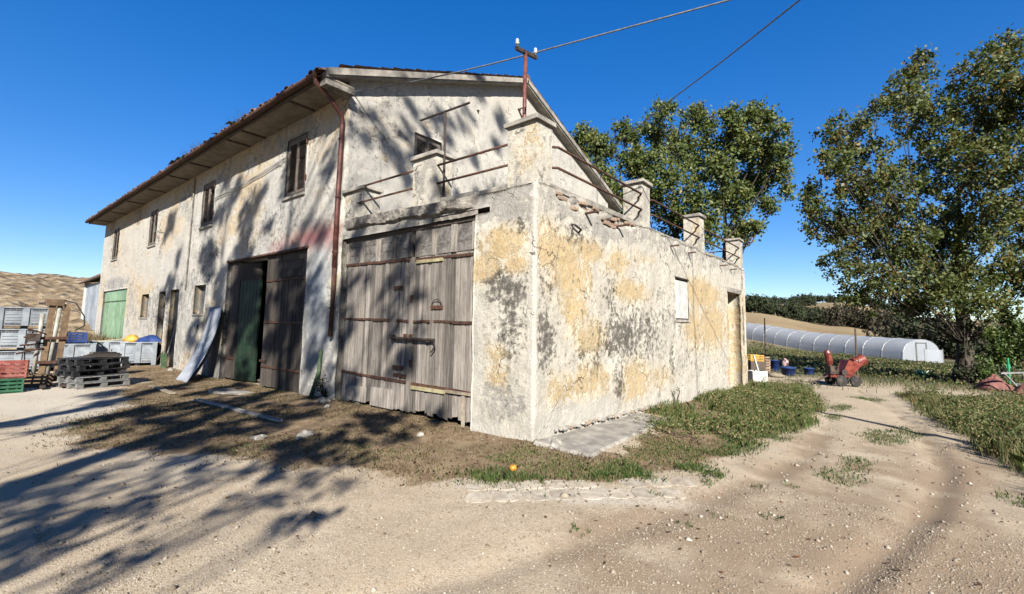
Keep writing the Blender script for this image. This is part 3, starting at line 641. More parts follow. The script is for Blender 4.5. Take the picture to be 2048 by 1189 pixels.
# cable clipped along the upper wall, aerial arm
cbl = MB().tube([(-8.0, -.03, 5.82), (-9.5, -.03, 5.68), (-11, -.03, 5.58), (-12.9, -.03, 5.55)], .012, 6).build('wall_cable', 'white_cable', house)
MB().tube([(-8.0, -.03, 5.74), (-9.5, -.03, 5.60), (-11, -.03, 5.50), (-12.9, -.03, 5.47)], .012, 6).build('wall_cable', 'white_cable', house)
MB().tube([(-17.5, 0, 4.9), (-17.5, -.45, 4.9), (-17.5, -.45, 5.15)], .018, 6).build('wall_bracket', 'steel_grey', house)
MB().tube([(-14.9, -.04, 6.6), (-14.92, -.04, 2.6)], .022, 6).build('wall_conduit', 'concrete_dark', house)

# barn door in the house front: planked leaves, one green leaf swung inward
dx0, dx1, _, dz1 = DOOR
MB().box((dx0-.05, -.03, dz1-.0), (dx1+.05, .10, dz1+.05), j=.005).build('door_lintel', 'rust', house)
def planked(parent, name, x0, x1, z0, z1, y, mat, wid=.15, rag=.05, jit=.006):
    n = max(1, int(round((x1-x0)/wid))); e = np.linspace(x0, x1, n+1); e[1:-1] += rng.uniform(-.02, .02, n-1)
    for a, b in zip(e[:-1], e[1:]):
        bz = z0+random.uniform(-rag*.3, rag); g = random.uniform(.003, .013); yy = y+random.uniform(-jit, jit)
        m = MB(); cut = random.uniform(.0, .03)*(1 if random.random() < .5 else -1)*(rag > .03)
        pv = [(a+g, yy, bz), (b-g, yy, bz+cut), (b-g, yy+.028, bz+cut), (a+g, yy+.028, bz)]; t2 = z1+random.uniform(-.008, .004)
        m.add(pv+[(p[0]+random.uniform(-.003, .003), p[1], t2) for p in pv], ((3, 2, 1, 0), (4, 5, 6, 7), (0, 1, 5, 4), (1, 2, 6, 5), (2, 3, 7, 6), (3, 0, 4, 7)))
        m.build(name, mat, parent)
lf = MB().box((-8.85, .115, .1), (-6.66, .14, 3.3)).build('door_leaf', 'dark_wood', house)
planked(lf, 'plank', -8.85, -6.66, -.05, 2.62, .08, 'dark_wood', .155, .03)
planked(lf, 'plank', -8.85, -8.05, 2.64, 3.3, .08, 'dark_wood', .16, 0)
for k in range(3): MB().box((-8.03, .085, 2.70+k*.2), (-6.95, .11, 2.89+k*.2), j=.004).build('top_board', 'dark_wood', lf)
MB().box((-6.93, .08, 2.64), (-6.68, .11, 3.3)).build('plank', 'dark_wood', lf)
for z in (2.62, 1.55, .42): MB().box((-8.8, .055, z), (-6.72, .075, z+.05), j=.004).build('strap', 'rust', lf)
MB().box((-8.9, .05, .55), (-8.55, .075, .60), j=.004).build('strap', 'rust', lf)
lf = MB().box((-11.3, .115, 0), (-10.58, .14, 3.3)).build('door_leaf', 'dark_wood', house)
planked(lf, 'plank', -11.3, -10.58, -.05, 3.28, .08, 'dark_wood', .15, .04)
MB().box((-11.3, .055, .5), (-10.6, .075, .55), j=.004).build('strap', 'rust', lf)
T = Matrix.Translation((-10.56, .1, -.06)) @ Matrix.Rotation(R(14), 4, 'Z')
lf = MB().box((0, 0, 0), (.86, .035, 3.3), T).build('door_leaf', 'green_door_shaded_paint', house); tag(lf, 'green painted door leaf swung inward')
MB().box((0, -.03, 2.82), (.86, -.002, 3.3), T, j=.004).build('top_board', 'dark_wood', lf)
for k in range(6): MB().box((.01+k*.14, -.014, .02), (.14+k*.14, -.002, 2.8), T, j=.001).build('plank', 'green_door_shaded_paint', lf)

# weeds rooted in the tiles
# ================================================================== TERRACE ANNEX
annex = thing('terrace_annex', 'single-storey annex with yellow and grey flaking plaster and a railed terrace on top', 'annex')
AY1, AZT = 12.5, 3.72
GR = [(0.21, 1.39, 0.31, 0.38, 1), (0.26, 2.17, 0.29, 0.21, 0.6), (2.34, 2.14, 0.29, 0.4, 0.7), (2.72, 1.44, 0.76, 0.4, 1), (3.6, 1.63, 1.03, 0.34, 0.8), (2.61, 0.56, 0.25, 0.39, 0.8), (4.08, 1.33, 0.67, 0.3, 0.7), (0.8, 0.64, 0.21, 0.15, 0.4), (1.54, 1.13, 0.51, 0.2, 0.5), (5.32, 0.87, 0.16, 0.33, 0.9), (1.15, 3.07, 0.57, 0.2, 0.6), (0.09, 1.66, 0.18, 0.34, 0.7)]
GF = [(-0.57, 2.17, 0.37, 0.22, 1), (-0.38, 1.87, 0.22, 0.21, 0.8), (-0.46, 1.52, 0.27, 0.28, 0.7), (-0.58, 0.45, 0.27, 0.21, 0.3), (-0.31, 3.06, 0.27, 0.09, 0.7)]
OR = [(0.58, 2.75, 0.65, 0.3, 1), (0.93, 2.41, 0.53, 0.35, 1), (1.46, 2.87, 0.51, 0.21, 1), (1.08, 1.91, 0.31, 0.23, 1), (1.62, 1.41, 0.52, 0.28, 0.9), (3.16, 2.29, 0.7, 0.19, 0.9), (1.62, 0.72, 0.6, 0.28, 0.9), (3.34, 0.54, 0.71, 0.37, 0.9), (0.8, 0.61, 0.43, 0.25, 0.8), (2.54, 2.79, 0.52, 0.23, 0.7), (3.89, 3.1, 0.52, 0.15, 0.6), (7.8, 2.53, 1.41, 0.33, 1.2), (8.63, 1.67, 1.28, 0.55, 1), (6.91, 1.6, 0.81, 0.49, 0.8), (4.58, 0.54, 0.72, 0.26, 0.7), (10.88, 0.14, 0.95, 0.23, 1)]
OF = [(-0.59, 2.84, 0.37, 0.26, 1), (-0.98, 2.49, 0.3, 0.23, 1), (-0.35, 2.48, 0.23, 0.14, 1), (-0.69, 1.19, 0.19, 0.14, 0.8), (-0.68, 0.83, 0.19, 0.18, 0.9), (-0.58, 0.66, 0.14, 0.1, 0.8)]
def af_side(u, z, p):
    z = z-.6
    return dict(ochre=blobs(u, z, OR)*.95+.12*sstep(.45, .6, fbm(u*.7, z, 3.3))+.5*sstep(9.8, 10.3, u)*(z < 2.8), grime=blobs(u, z, GR)*.85+.18*sstep(.5, .7, fbm(u*1.1, z, 6.6))*(z > .4),
                conc=sstep(3.0, 3.5, z)*.55+blobs(u, z, [(5.5, 1.9, 1.5, 1.0, .42), (6, .9, 2, .5, .4), (2.2, 3.2, 1.2, .3, .4)]),
                pale=sstep(.45, .15, z)*.55+sstep(.14, .03, u)*.9+blobs(u, z, [(.75, .3, .5, .2, .8), (3.9, 3.2, .5, .18, .8), (6.2, 2.4, .4, .6, .6), (1.9, .3, .5, .15, .6), (2.9, 1.0, .3, .2, .4)]))
def bul(u, z): return -.05*np.exp(-((u-5.35)/.12)**2-((z-1.45)/.35)**2)-.06*sstep(3.65, 3.95, z)*sstep(.5, .8, u)*sstep(3.6, 3.1, u)*(fbm(u*5, z*8, 1.2)*1.2)
def af_pier(u, z, p):
    x = u-5.15; z = z-.4
    return dict(ochre=blobs(x, z, OF), grime=blobs(x, z, GF)*.95+.2*sstep(3.3, 3.5, z)*(x < -1.2), conc=sstep(3.0, 3.3, z)*.8+blobs(x, z, [(-.6, .5, .45, .3, .7)]), pale=sstep(-.16, -.04, x)*.9+sstep(.35, .05, z)*.6+blobs(x, z, [(-1.1, 1.0, .15, 1.2, .7), (-.9, 3.3, .4, .15, .5)]))
DR = (-5.08, -1.2, -.6, 3.36)
def brickmask(y, z): return sstep(.40, .50, fbm(y*1.7, z*3.5, 2.2)+.12*sstep(3.3, 3.7, z)-.1)*sstep(.5, .65, y)*sstep(3.6, 3.3, y)*sstep(3.38, 3.46, z+.0*y)
def bul(u, z):
    z = z-.6; v = u-5.15
    return np.where(v > 0, -.05*np.exp(-((v-5.35)/.12)**2-((z-.95)/.3)**2)-.075*brickmask(v, z), -.05*sstep(3.5, 3.6, z)*fbm(u*6, z*9, 3)*(u < 4.4))
def af_annex(u, z, p):
    A = af_pier(u, z-.2, p); B = af_side(u-5.15, z, p); w = u > 5.15
    return {k: np.where(w, B[k], A[k]) for k in B}
wall('annex_wall', (-5.15, 0, -.6), (1, 0, 0), 5.15+AY1, AZT+.6, [(DR[0]+5.15, DR[1]+5.15, 0, DR[3]+.6), (2.9, 4.25, 3.96, 4.05), (5.15+5.6, 5.15+6.5, 1.8+.6, 2.78+.6), (5.15+10.28, 5.15+11.75, .15, 2.76+.6)], .42, .05, 'plaster_annex', annex, af_annex, rough=.032, edge=.07, bulge=bul, path=True, corner=5.15)
wall('rear_wall', (-.003, AY1, -.6), (-1, 0, 0), 5.14, AZT+.6, [], .4, .3, 'plaster_annex', annex)
# broken concrete edge of the terrace slab above the doors
MB().box((-5.1, .45, AZT-.22), (-.45, AY1-.42, AZT-.05)).build('terrace_slab', 'concrete', annex)
def ledge(u, v):
    x = -5.06+3.9*u; xq = math.floor(x*7+2*float(fbm(x*3, v, 4.1)))/7; n_ = float(fbm(xq*2.3, v*1.2, 1.3, 4))-.5; n2_ = float(fbm(x*14, v*10, 7.3, 3))-.5; e = min(1, min(u, 1-u)*14)
    pr = float(sstep(.25+n_*.6, .42+n_*.6, v))*float(sstep(1.0, .95, v))
    return (x+n2_*.03, .02-pr*max(.012, .085+n_*.14+n2_*.035)*e, 3.40+.04*math.sin(x*1.1)+.33*v+n2_*.025)
MB().grid(ledge, 220, 16).build('broken_edge', 'concrete_dark', annex)
# parapet kerb and exposed bricks on the long side
random.seed(5)
bm0 = MB().box((-.12, -.12, -.028), (.03, .12, .028)).build('brick', 'brick', annex, bevel=.006)
k = 0
for row, zc in enumerate((3.66, 3.595, 3.53, 3.465, 3.40)):
    for i in range(14):
        y = .62+i*.255+(row % 2)*.12
        if y > 3.5 or brickmask(y, zc) < .35 or random.random() < .34: continue
        o_ = bm0 if k == 0 else bm0.copy()
        if k: COL.objects.link(o_); o_.parent = annex
        k += 1; o_.location = (random.uniform(-.085, -.03), y+random.uniform(-.03, .03), zc); o_.rotation_euler = (random.uniform(-.1, .1), random.uniform(-.06, .06), random.uniform(-.14, .14))
for i, (y0, y1) in enumerate(((.42, 1.5), (1.52, 3.0), (3.02, 3.75), (4.2, 5.8), (5.82, 7.5), (8.1, 9.9), (9.92, 11.8))):
    MB().box((-.40, y0, AZT-.03), (-.02+random.uniform(-.03, .02), y1, AZT+.035+random.uniform(-.01, .02)), j=.012).build('coping', 'concrete', annex)
for i, (x0, x1) in enumerate(((-4.36, -3.6), (-3.58, -2.86), (-2.06, -1.3), (-1.28, -.58))):
    MB().box((x0, .03+random.uniform(0, .02), AZT-.03), (x1, .40, AZT+.05+random.uniform(-.02, .03)), j=.014).build('coping', 'concrete', annex)
# terrace pillars with caps
def pillar(x0, x1, y0, y1, z0, z1, cap=True, mat='plaster_annex'):
    w = x1-x0; d = y1-y0; k = 10; m = MB()
    def ring(z): return [(x0, y0, z), (x1, y0, z), (x1, y1, z), (x0, y1, z)]
    us = 8; VV_ = []
    P4 = [Vector(p) for p in ring(0)]
    for iz in range(k+1):
        z = z0+(z1-z0)*iz/k
        for e in range(4):
            for q in range(us):
                p = P4[e].lerp(P4[(e+1) % 4], q/us); c_ = Vector(((x0+x1)/2, (y0+y1)/2, 0)); n_ = float(fbm(p.x*4+z*2, p.y*4+z*3, z*3))-.5
                p2 = p+(p-c_)*n_*.07; VV_.append((p2.x, p2.y, z))
    N_ = us*4; m.v = VV_
    for iz in range(k):
        for q in range(N_): m.f.append((iz*N_+q, iz*N_+(q+1) % N_, (iz+1)*N_+(q+1) % N_, (iz+1)*N_+q))
    m.f.append(tuple(k*N_+q for q in range(N_)))
    o_ = m.build('pillar', mat, annex)
    me = o_.data; X_ = np.array(VV_); n_ = fbm(X_[:, 0]*2+X_[:, 1]*2.4, X_[:, 2]*2, 7.1)
    for nm, val in (('ochre', sstep(.5, .7, n_)*.7), ('conc', sstep(.4, .6, fbm(X_[:, 0]*3, X_[:, 1]*3, X_[:, 2]*2))*.65), ('grime', sstep(.5, .8, fbm(X_[:, 0]*4, X_[:, 1]*3, X_[:, 2]*3+9))*.5), ('pale', n_*.6), ('red', n_*0), ('blue', n_*0)):
        a_ = me.attributes.new(nm, 'FLOAT', 'POINT'); a_.data.foreach_set('value', np.asarray(val, np.float32))
    if cap:
        MB().box((x0-.055, y0-.055, z1), (x1+.055, y1+.055, z1+.075), j=.012).build('pillar_cap', 'concrete_dark' if mat == 'x' else 'concrete', o_, bevel=.012)
    return o_
pillar(-.55, -.01, .01, .42, AZT-.04, 4.63)
pillar(-2.84, -2.20, .02, .40, AZT-.04, 4.60)
pillar(-5.12, -4.40, .02, .40, AZT-.04, 4.36)
pillar(-.43, -.01, 3.76, 4.18, AZT-.04, 4.63)
pillar(-.43, -.01, 7.55, 8.0, AZT-.04, 4.66)
pillar(-.43, -.01, 11.9, 12.4, AZT-.04, 4.66)
# railings: bars with bent ends let into the pillars
def rail(pts): return MB().tube(pts, .021, 8).build('rail', 'rust', annex, smooth=True)
for z in (4.40, 4.07):
    rail([(-4.42, .1, z-.02), (-4.56, -.02, z), (-2.82, -.01, z)]); rail([(-2.22, .05, z), (-.53, .05, z-.01)])
    rail([(-.12, .40, z-.04), (.02, .55, z-.04), (.03, 3.65, z-.05), (-.10, 3.78, z-.08)])
    rail([(-.12, 4.16, z-.04), (.02, 4.3, z-.04), (.03, 7.42, z-.04), (-.10, 7.57, z-.07)])
    rail([(-.12, 7.98, z-.04), (.02, 8.15, z-.04), (.03, 11.75, z-.05), (-.10, 11.92, z-.08)])
# rear railing and the one along the back, seen between pillars
for z in (4.36, 4.05): rail([(-.3, 12.2, z), (-5.1, 12.2, z)])
# stub brackets on the long wall
for y in (1.43, 2.65, 5.31, 6.53, 9.46, 10.6):
    MB().beam((-.1, y, 3.49), (.21, y, 3.50), .045, .03).build('bracket', 'rust', annex)
MB().tube([(.0, .95, 3.22), (.06, .98, 3.21), (.07, 1.16, 3.16), (.0, 1.2, 3.13)], .018, 6).build('bracket', 'dark_iron', annex)
# boarded window in the long wall
m = MB().box((-.06, 5.62, 1.82), (-.02, 6.48, 2.74)); wb = m.build('window_board', 'white_paint', annex)
for i in range(4): MB().box((-.022, 5.63+i*.213, 1.83), (.004, 5.835+i*.213, 2.73), j=.002).build('board', 'white_paint', wb)
MB().box((-.10, 5.56, 1.74), (.03, 6.54, 1.80), j=.006).build('window_sill', 'concrete', wb)
MB().box((-.02, 5.58, 2.785), (.02, 6.52, 2.81), j=.003).build('lintel', 'dark_iron', wb)
# doorway at the far end
MB().box((-.43, 10.2, 2.765), (.035, 11.85, 2.90), j=.015).build('lintel', 'concrete', annex)
dw = MB().box((-.41, 11.2, -.45), (-.37, 11.74, 2.74)).build('doorway_wall', 'plaster_annex', annex)
MB().box((-.41, 10.3, -.45), (-.37, 11.19, 2.74)).build('door', 'old_beam', annex)
MB().box((-5.1, .44, -.1), (-.44, AY1-.42, -.05)).build('floor', 'inside', annex)

# ---- big planked barn doors
random.seed(11); rng = np.random.default_rng(11)
def barn_leaf(x0, x1, z0, nposts, rag):
    lf = MB().box((x0+.02, .125, z0+.2), (x1-.02, .15, 3.3)).build('door_leaf', 'dark_wood', annex)
    planked(lf, 'plank', x0, x1, z0, 2.80, .085, 'grey_wood', .115, rag, .009)
    for k in range(3):
        zz = 2.815+k*.175
        MB().box((x0+.01, .098, zz), (x1-.01, .122, zz+.168), j=.004).build('top_board', 'old_grey', lf)
    for k in range(nposts):
        x = x0+.06+(x1-x0-.12)*k/(nposts-1)+random.uniform(-.04, .04)*(0 < k < nposts-1)
        MB().box((x-.055, .066, 2.79+random.uniform(0, .03)), (x+.055, .096, 3.30-random.uniform(0, .06)), j=.004).build('post', 'grey_wood', lf)
    return lf
LL = barn_leaf(-5.05, -2.84, .02, 5, .05); RL = barn_leaf(-2.76, -1.22, .07, 4, .035)
MB().box((-2.86, .062, .05), (-2.75, .084, 2.80), j=.004).build('cover_strip', 'grey_wood', RL)
MB().box((-5.08, .07, 3.30), (-1.2, .16, 3.355)).build('head_beam', 'old_beam', LL)
def strap(lf, x0, x1, z0, z1, mat='rust', h=.045, y=.058):
    n = max(2, int((x1-x0)/.5)); e = np.linspace(x0, x1, n+1)
    for a, b in zip(e[:-1], e[1:]):
        za = z0+(z1-z0)*(a-x0)/(x1-x0); zb = z0+(z1-z0)*(b-x0)/(x1-x0)
        MB().beam((a, y+.012+random.uniform(-.004, .004), za+random.uniform(-.008, .008)), (b+.005, y+.012, zb+random.uniform(-.008, .008)), .018, h*random.uniform(.85, 1.1)).build('strap', mat, lf)
strap(LL, -5.02, -2.90, 2.80, 2.77); strap(LL, -5.02, -3.45, 1.68, 1.66); strap(LL, -3.22, -2.88, 1.66, 1.65); strap(LL, -5.0, -2.90, .60, .55)
strap(LL, -3.25, -2.90, .66, .65, 'rust', .06)
strap(RL, -2.74, -1.2, 2.76, 2.73); strap(RL, -2.74, -2.3, 1.64, 1.64); strap(RL, -2.2, -1.2, 1.65, 1.62); strap(RL, -2.74, -1.2, .55, .52, 'rust', .05)
MB().box((-2.72, .045, .455), (-1.85, .07, .515), j=.004).build('batten', 'pale_yellow_wood', RL)
MB().box((-2.70, .05, 2.68), (-2.0, .072, 2.735), j=.004).build('batten', 'pale_yellow_wood', RL)
MB().box((-1.83, .045, .485), (-1.25, .07, .53), j=.004).build('batten', 'wood_pale', RL)
bb = MB().tube([(-3.28, .015, 1.33), (-2.1, .015, 1.325)], .026, 8).build('bolt_bar', 'dark_iron', LL)
MB().tube([(-2.12, .015, 1.33), (-2.06, .0, 1.22), (-2.16, .0, 1.12)], .014, 6).build('bolt_handle', 'dark_iron', bb)
for x, z in ((-3.25, 1.34), (-2.9, 1.36), (-2.75, 1.36)): MB().box((x-.02, .0, z-.06), (x+.02, .06, z+.05), j=.003).build('bolt_staple', 'rust', bb)
for lf, x, z, w in ((LL, -3.2, 2.26, .13), (RL, -2.12, 1.88, .15), (LL, -3.12, .80, .14)):
    hd = MB().box((x-w, .05, z-.035), (x+w, .078, z+.03), j=.006).build('door_plate', 'rust', lf)
MB().tube([(-2.24, .05, 1.93), (-2.18, .04, 2.0), (-2.1, .035, 2.02), (-2.02, .04, 2.0), (-1.98, .05, 1.93)], .008, 6).build('door_ring', 'dark_iron', RL)
for x, z in ((-2.79, 2.05), (-2.75, .90)): MB().box((x-.03, .04, z-.06), (x+.03, .06, z+.06), j=.004).build('hinge_plate', 'rust', RL)
for z in (2.75, 1.63, .52): MB().tube([(-1.19, .045, z-.06), (-1.19, .045, z+.06)], .028, 8).build('hinge', 'rust', RL)
MB().box((-3.9, .05, .04), (-3.2, .08, .38), j=.006).build('patch_board', 'grey_wood', LL); MB().box((-4.7, .05, .06), (-4.1, .08, .35), j=.006).build('patch_board', 'grey_wood', LL)
MB().box((-1.46, .06, -.1), (-1.40, .082, .5), j=.006).build('loose_slat', 'wood_pale', RL)
MB().box((-5.0, .03, -.25), (-1.25, .3, -.03), j=.01).build('threshold', 'concrete', annex)

# crumbling plinth and slab at the foot of the long wall
random.seed(21)
def rubble(name, m, p, s):
    n = 7; lat = 5; o = len(m.v); q = [random.uniform(.7, 1.15) for _ in range(n*lat)]
    for i in range(lat):
        a = math.pi*(i+.5)/lat
        for k in range(n):
            b = 2*math.pi*k/n; r_ = q[i*n+k]
            m.v.append((p[0]+s[0]*math.sin(a)*math.cos(b)*r_, p[1]+s[1]*math.sin(a)*math.sin(b)*r_, p[2]+s[2]*math.cos(a)*r_))
    for i in range(lat-1):
        for k in range(n): m.f.append((o+i*n+k, o+(i+1)*n+k, o+(i+1)*n+(k+1) % n, o+i*n+(k+1) % n))
    m.f.append(tuple(o+k for k in range(n))); m.f.append(tuple(o+(lat-1)*n+k for k in reversed(range(n))))
    return m
for i in range(46):
    y = .55+i*.085+random.uniform(-.02, .02); z = -.028*y+.09+random.uniform(-.02, .02)
    rubble('s', MB(), (random.uniform(-.0, .03), y, z), (random.uniform(.03, .05), random.uniform(.03, .06), random.uniform(.02, .035))).build('plinth_stone', 'stone' if random.random() < .7 else 'brick', annex)
def slabf(u, v):
    y = -.15+3.5*v; x = .012+(.92-.1*y+.12*float(fbm(y*2.2, 1.1, 0)))*u; e = (1 if 0 < u < 1 and 0 < v < 1 else 0)
    z = float(gh(x, y))+.028+.02*(1-u)+.016*(float(fbm(x*5, y*5, 4))-.5) if e else float(gh(x, y))-.03
    return (x, y, z)
slab = MB().grid(lambda u, v: slabf(1-u, v), 14, 40).build('concrete_slab', 'concrete'); tag(slab, 'cracked pale concrete strip at the foot of the yellow wall', kind='structure')

random.seed(25)
pave = thing('stone_paving', 'pale worn paving stones let into the gravel below the annex corner', None); pave['kind'] = 'structure'
for i in range(9):
    for j_ in range(2):
        if random.random() < .12: continue
        f_ = (i+.5)/9; cx_ = .62+1.7*f_+.105*(j_-.5)*2; cy_ = -1.95+1.7*f_-.11*(j_-.5)*2; a_ = R(45)+random.uniform(-.12, .12); L_, W_ = random.uniform(.115, .13), random.uniform(.14, .152)
        z_ = float(gh(cx_, cy_)); m = MB(); ring = []
        for q in range(10):
            t_ = 2*math.pi*q/10; e = (abs(math.cos(t_))**6+abs(math.sin(t_))**6)**(-1/6)*random.uniform(.92, 1.03); lx, ly = math.cos(t_)*L_*e, math.sin(t_)*W_*e
            gx_, gy_ = cx_+lx*math.cos(a_)-ly*math.sin(a_), cy_+lx*math.sin(a_)+ly*math.cos(a_); ring.append((gx_, gy_, float(gh(gx_, gy_))))
        m.v = [(x, y, z-.04) for x, y, z in ring]+[(x, y, z-.002) for x, y, z in ring]+[(cx_+(x-cx_)*.9, cy_+(y-cy_)*.93, z+.005) for x, y, z in ring]+[(cx_, cy_, z_+.007)]
        for q in range(10): m.f += [(q, (q+1) % 10, 10+(q+1) % 10, 10+q), (10+q, 10+(q+1) % 10, 20+(q+1) % 10, 20+q), (20+q, 20+(q+1) % 10, 30)]
        m.build('paving_stone', 'pale_stone', pave)

# ================================================================== FOLIAGE HELPERS
rng = np.random.default_rng(23); random.seed(23)
def unit(n):
    v = rng.normal(size=(n, 3)); return v/np.linalg.norm(v, axis=1, keepdims=True)
def leaf_mesh(name, C, size, mat, parent=None, flat=0.0, rndv=None):
    n = len(C); a = unit(n); a[:, 2] -= .25; a /= np.linalg.norm(a, axis=1, keepdims=True); b = np.cross(a, unit(n)); b /= np.linalg.norm(b, axis=1, keepdims=True)
    if flat: a[:, 2] *= 1-flat; b[:, 2] *= 1-flat
    s = (size*rng.uniform(.65, 1.25, n))[:, None]
    V = np.stack([C-a*s, C+b*s*.62-a*s*.15, C+a*s, C-b*s*.62-a*s*.15], 1).reshape(-1, 3); F = np.arange(4*n).reshape(n, 4)
    r = rng.uniform(0, 1, n) if rndv is None else rndv
    return np_mesh(name, V, F, mat, parent, dict(rnd=np.repeat(r, 4)))
def crown_pts(lobes, n, clump=.22, per=26, shell=.55):
    lobes = np.asarray(lobes, float); w = (lobes[:, 3]*lobes[:, 4]*lobes[:, 5])**.75; w /= w.sum(); out = []; rn = []
    for L, k in zip(lobes, (w*n).astype(int)):
        nc = max(3, k//per); d = unit(nc); rad = (shell+(1-shell)*rng.uniform(0, 1, nc)**.6)*np.where(rng.uniform(0, 1, nc) < .3, rng.uniform(.2, .9, nc), 1)
        cc = L[:3]+d*rad[:, None]*L[3:6]; cr = rng.uniform(0, 1, nc)
        pick = rng.integers(0, nc, k); pt = cc[pick]+rng.normal(size=(k, 3))*clump*rng.uniform(.5, 1.2, (k, 1))
        out.append(pt); rn.append(np.clip(.5*cr[pick]+.5*rng.uniform(0, 1, k), 0, 1))
    return np.vstack(out), np.concatenate(rn)
def tree(name, label, base, r0, forkz, lobes, n, size, leafmat, group=None, clump=.22, lean=(0, 0), per=26, twig=2, tophz=None, cat='tree', limb=.24):
    base = Vector(base); T = thing(name, label, cat, base, 0, group)
    L = np.asarray(lobes, float); Lr = L.copy(); Lr[:, :3] -= np.array(base)
    topz = tophz or Lr[:, 2].max()*.86; m = MB(); trunk = []
    for k in range(9):
        t_ = k/8; z = -.15+(topz+.15)*t_; trunk.append(Vector((lean[0]*z+.10*math.sin(z*.9), lean[1]*z+.10*math.cos(z*.7), z)))
    rad = [r0*(1.35 if k == 0 else 1)*(1-.93*(k/8)**.9) for k in range(9)]; m.tube(trunk, rad, 10)
    for l in Lr:
        c = Vector(l[:3]); hd = math.hypot(c.x-lean[0]*c.z, c.y-lean[1]*c.z); z0 = min(max(forkz*.75, c.z-hd*1.15-l[5]*.6), topz*.9); f = max(0, min(1, (z0+.15)/(topz+.15)))*8; i = min(7, int(f)); p0 = trunk[i].lerp(trunk[i+1], f-i); r1 = max(.03 if limb > .1 else .012, min(r0*limb, rad[i]*.5))
        mid = p0.lerp(c, .5)+Vector((random.uniform(-.35, .35), random.uniform(-.35, .35), -.10*(c-p0).length+random.uniform(-.2, .25)))
        m.tube([p0, p0.lerp(mid, .5)+Vector((0, 0, .05)), mid, mid.lerp(c, .55), c], [r1, r1*.85, r1*.65, r1*.42, r1*.15], 6)
        for q in range(twig):
            d = Vector(unit(1)[0]); d.z = abs(d.z)*.8; e = c+Vector((d.x*l[3], d.y*l[4], d.z*l[5]))*.95; s_ = mid.lerp(c, random.uniform(.2, .9))
            m.tube([s_, s_.lerp(e, .5)+Vector((0, 0, .08)), e], [r1*.32, r1*.2, .008], 4)
    m.build('trunk', 'bark', T, smooth=True)
    pts, rn = crown_pts(Lr, n, clump, per); leaf_mesh('crown', pts, size, leafmat, T, rndv=rn)
    return T
def px_lobes(L, dep, jit, fr=.84):
    o = []
    for x, y, r in L:
        d = dep+random.uniform(-jit, jit); p = at_depth(x, y, d); r_ = r*fr*d/FPX; o.append((p[0], p[1], p[2], r_, r_*1.1, r_))
    return o
# ---- big tree right of the track
B = P(1928, 768)
dep = float((np.array(B)-CAM)@FW)
RTL = [(1740, 600, 36), (1800, 592, 42), (1850, 622, 36), (1900, 590, 42), (1880, 555, 46), (1820, 500, 55), (1712, 440, 46), (1960, 600, 38), (1620, 420, 24), (1720, 385, 46), (1690, 300, 30), (1680, 268, 42), (1668, 330, 45), (1640, 395, 40), (1655, 455, 46), (1690, 525, 46), (1700, 590, 30), (1735, 245, 30), (1748, 330, 62), (1785, 200, 50), (1830, 140, 42), (1848, 230, 66), (1890, 330, 78), (1800, 420, 78), (1745, 480, 60), (1770, 560, 50), (1860, 520, 75), (1960, 150, 58), (2020, 110, 50), (1975, 240, 70), (2050, 200, 70), (2010, 340, 85), (1950, 450, 80), (2060, 440, 85), (1930, 560, 55), (2040, 545, 60), (2110, 300, 85), (2120, 170, 75), (1860, 600, 34), (1990, 610, 40), (2150, 430, 90), (2130, 560, 70)]
big_tree = tree('poplar_tree', 'big spreading tree with browning leaves right of the dirt track', B, .37, 2.3, px_lobes(RTL, dep, 2.4, .88), 88000, .08, 'leaf_autumn', clump=.16, per=36, twig=3, limb=.10, lean=(.03, .0), tophz=9.5)
# ---- three trees behind the annex
random.seed(31)
T1 = [(1170, 275, 30), (1158, 312, 28), (1200, 300, 40), (1252, 268, 34), (1268, 325, 42), (1200, 365, 48), (1245, 400, 45), (1180, 420, 40)]
T2 = [(1325, 222, 32), (1302, 258, 34), (1345, 285, 55), (1388, 238, 36), (1412, 250, 34), (1402, 320, 60), (1335, 365, 55), (1390, 405, 60), (1300, 330, 48), (1290, 410, 50), (1350, 450, 50), (1420, 460, 45)]
T3 = [(1462, 240, 34), (1505, 232, 34), (1532, 245, 26), (1475, 290, 48), (1522, 300, 42), (1562, 262, 20), (1568, 305, 26), (1552, 345, 36), (1575, 385, 18), (1502, 365, 46), (1540, 412, 24), (1468, 400, 46), (1505, 455, 26), (1475, 470, 34), (1440, 340, 40)]
for nm, TL, tx, d, lab in (('a', T1, 1215, 33, 'leftmost green tree behind the annex, close to the gable'), ('b', T2, 1355, 30, 'middle green tree behind the annex roof terrace'), ('c', T3, 1455, 29, 'airy green tree behind the far corner of the annex')):
    b_ = at_depth(tx, 690, d); b_ = (b_[0], b_[1], float(gh(b_[0], b_[1])))
    tree('poplar_tree', lab, b_, .28, 3.5, px_lobes(TL, d, 2.2, .77), 17000 if nm == 'a' else 20000, .11, 'leaf_poplar2', 'trees behind the annex', clump=.22, per=34)
# ---- tall tree behind the viewpoint, whose shade dapples the house front
random.seed(41); rng = np.random.default_rng(41)
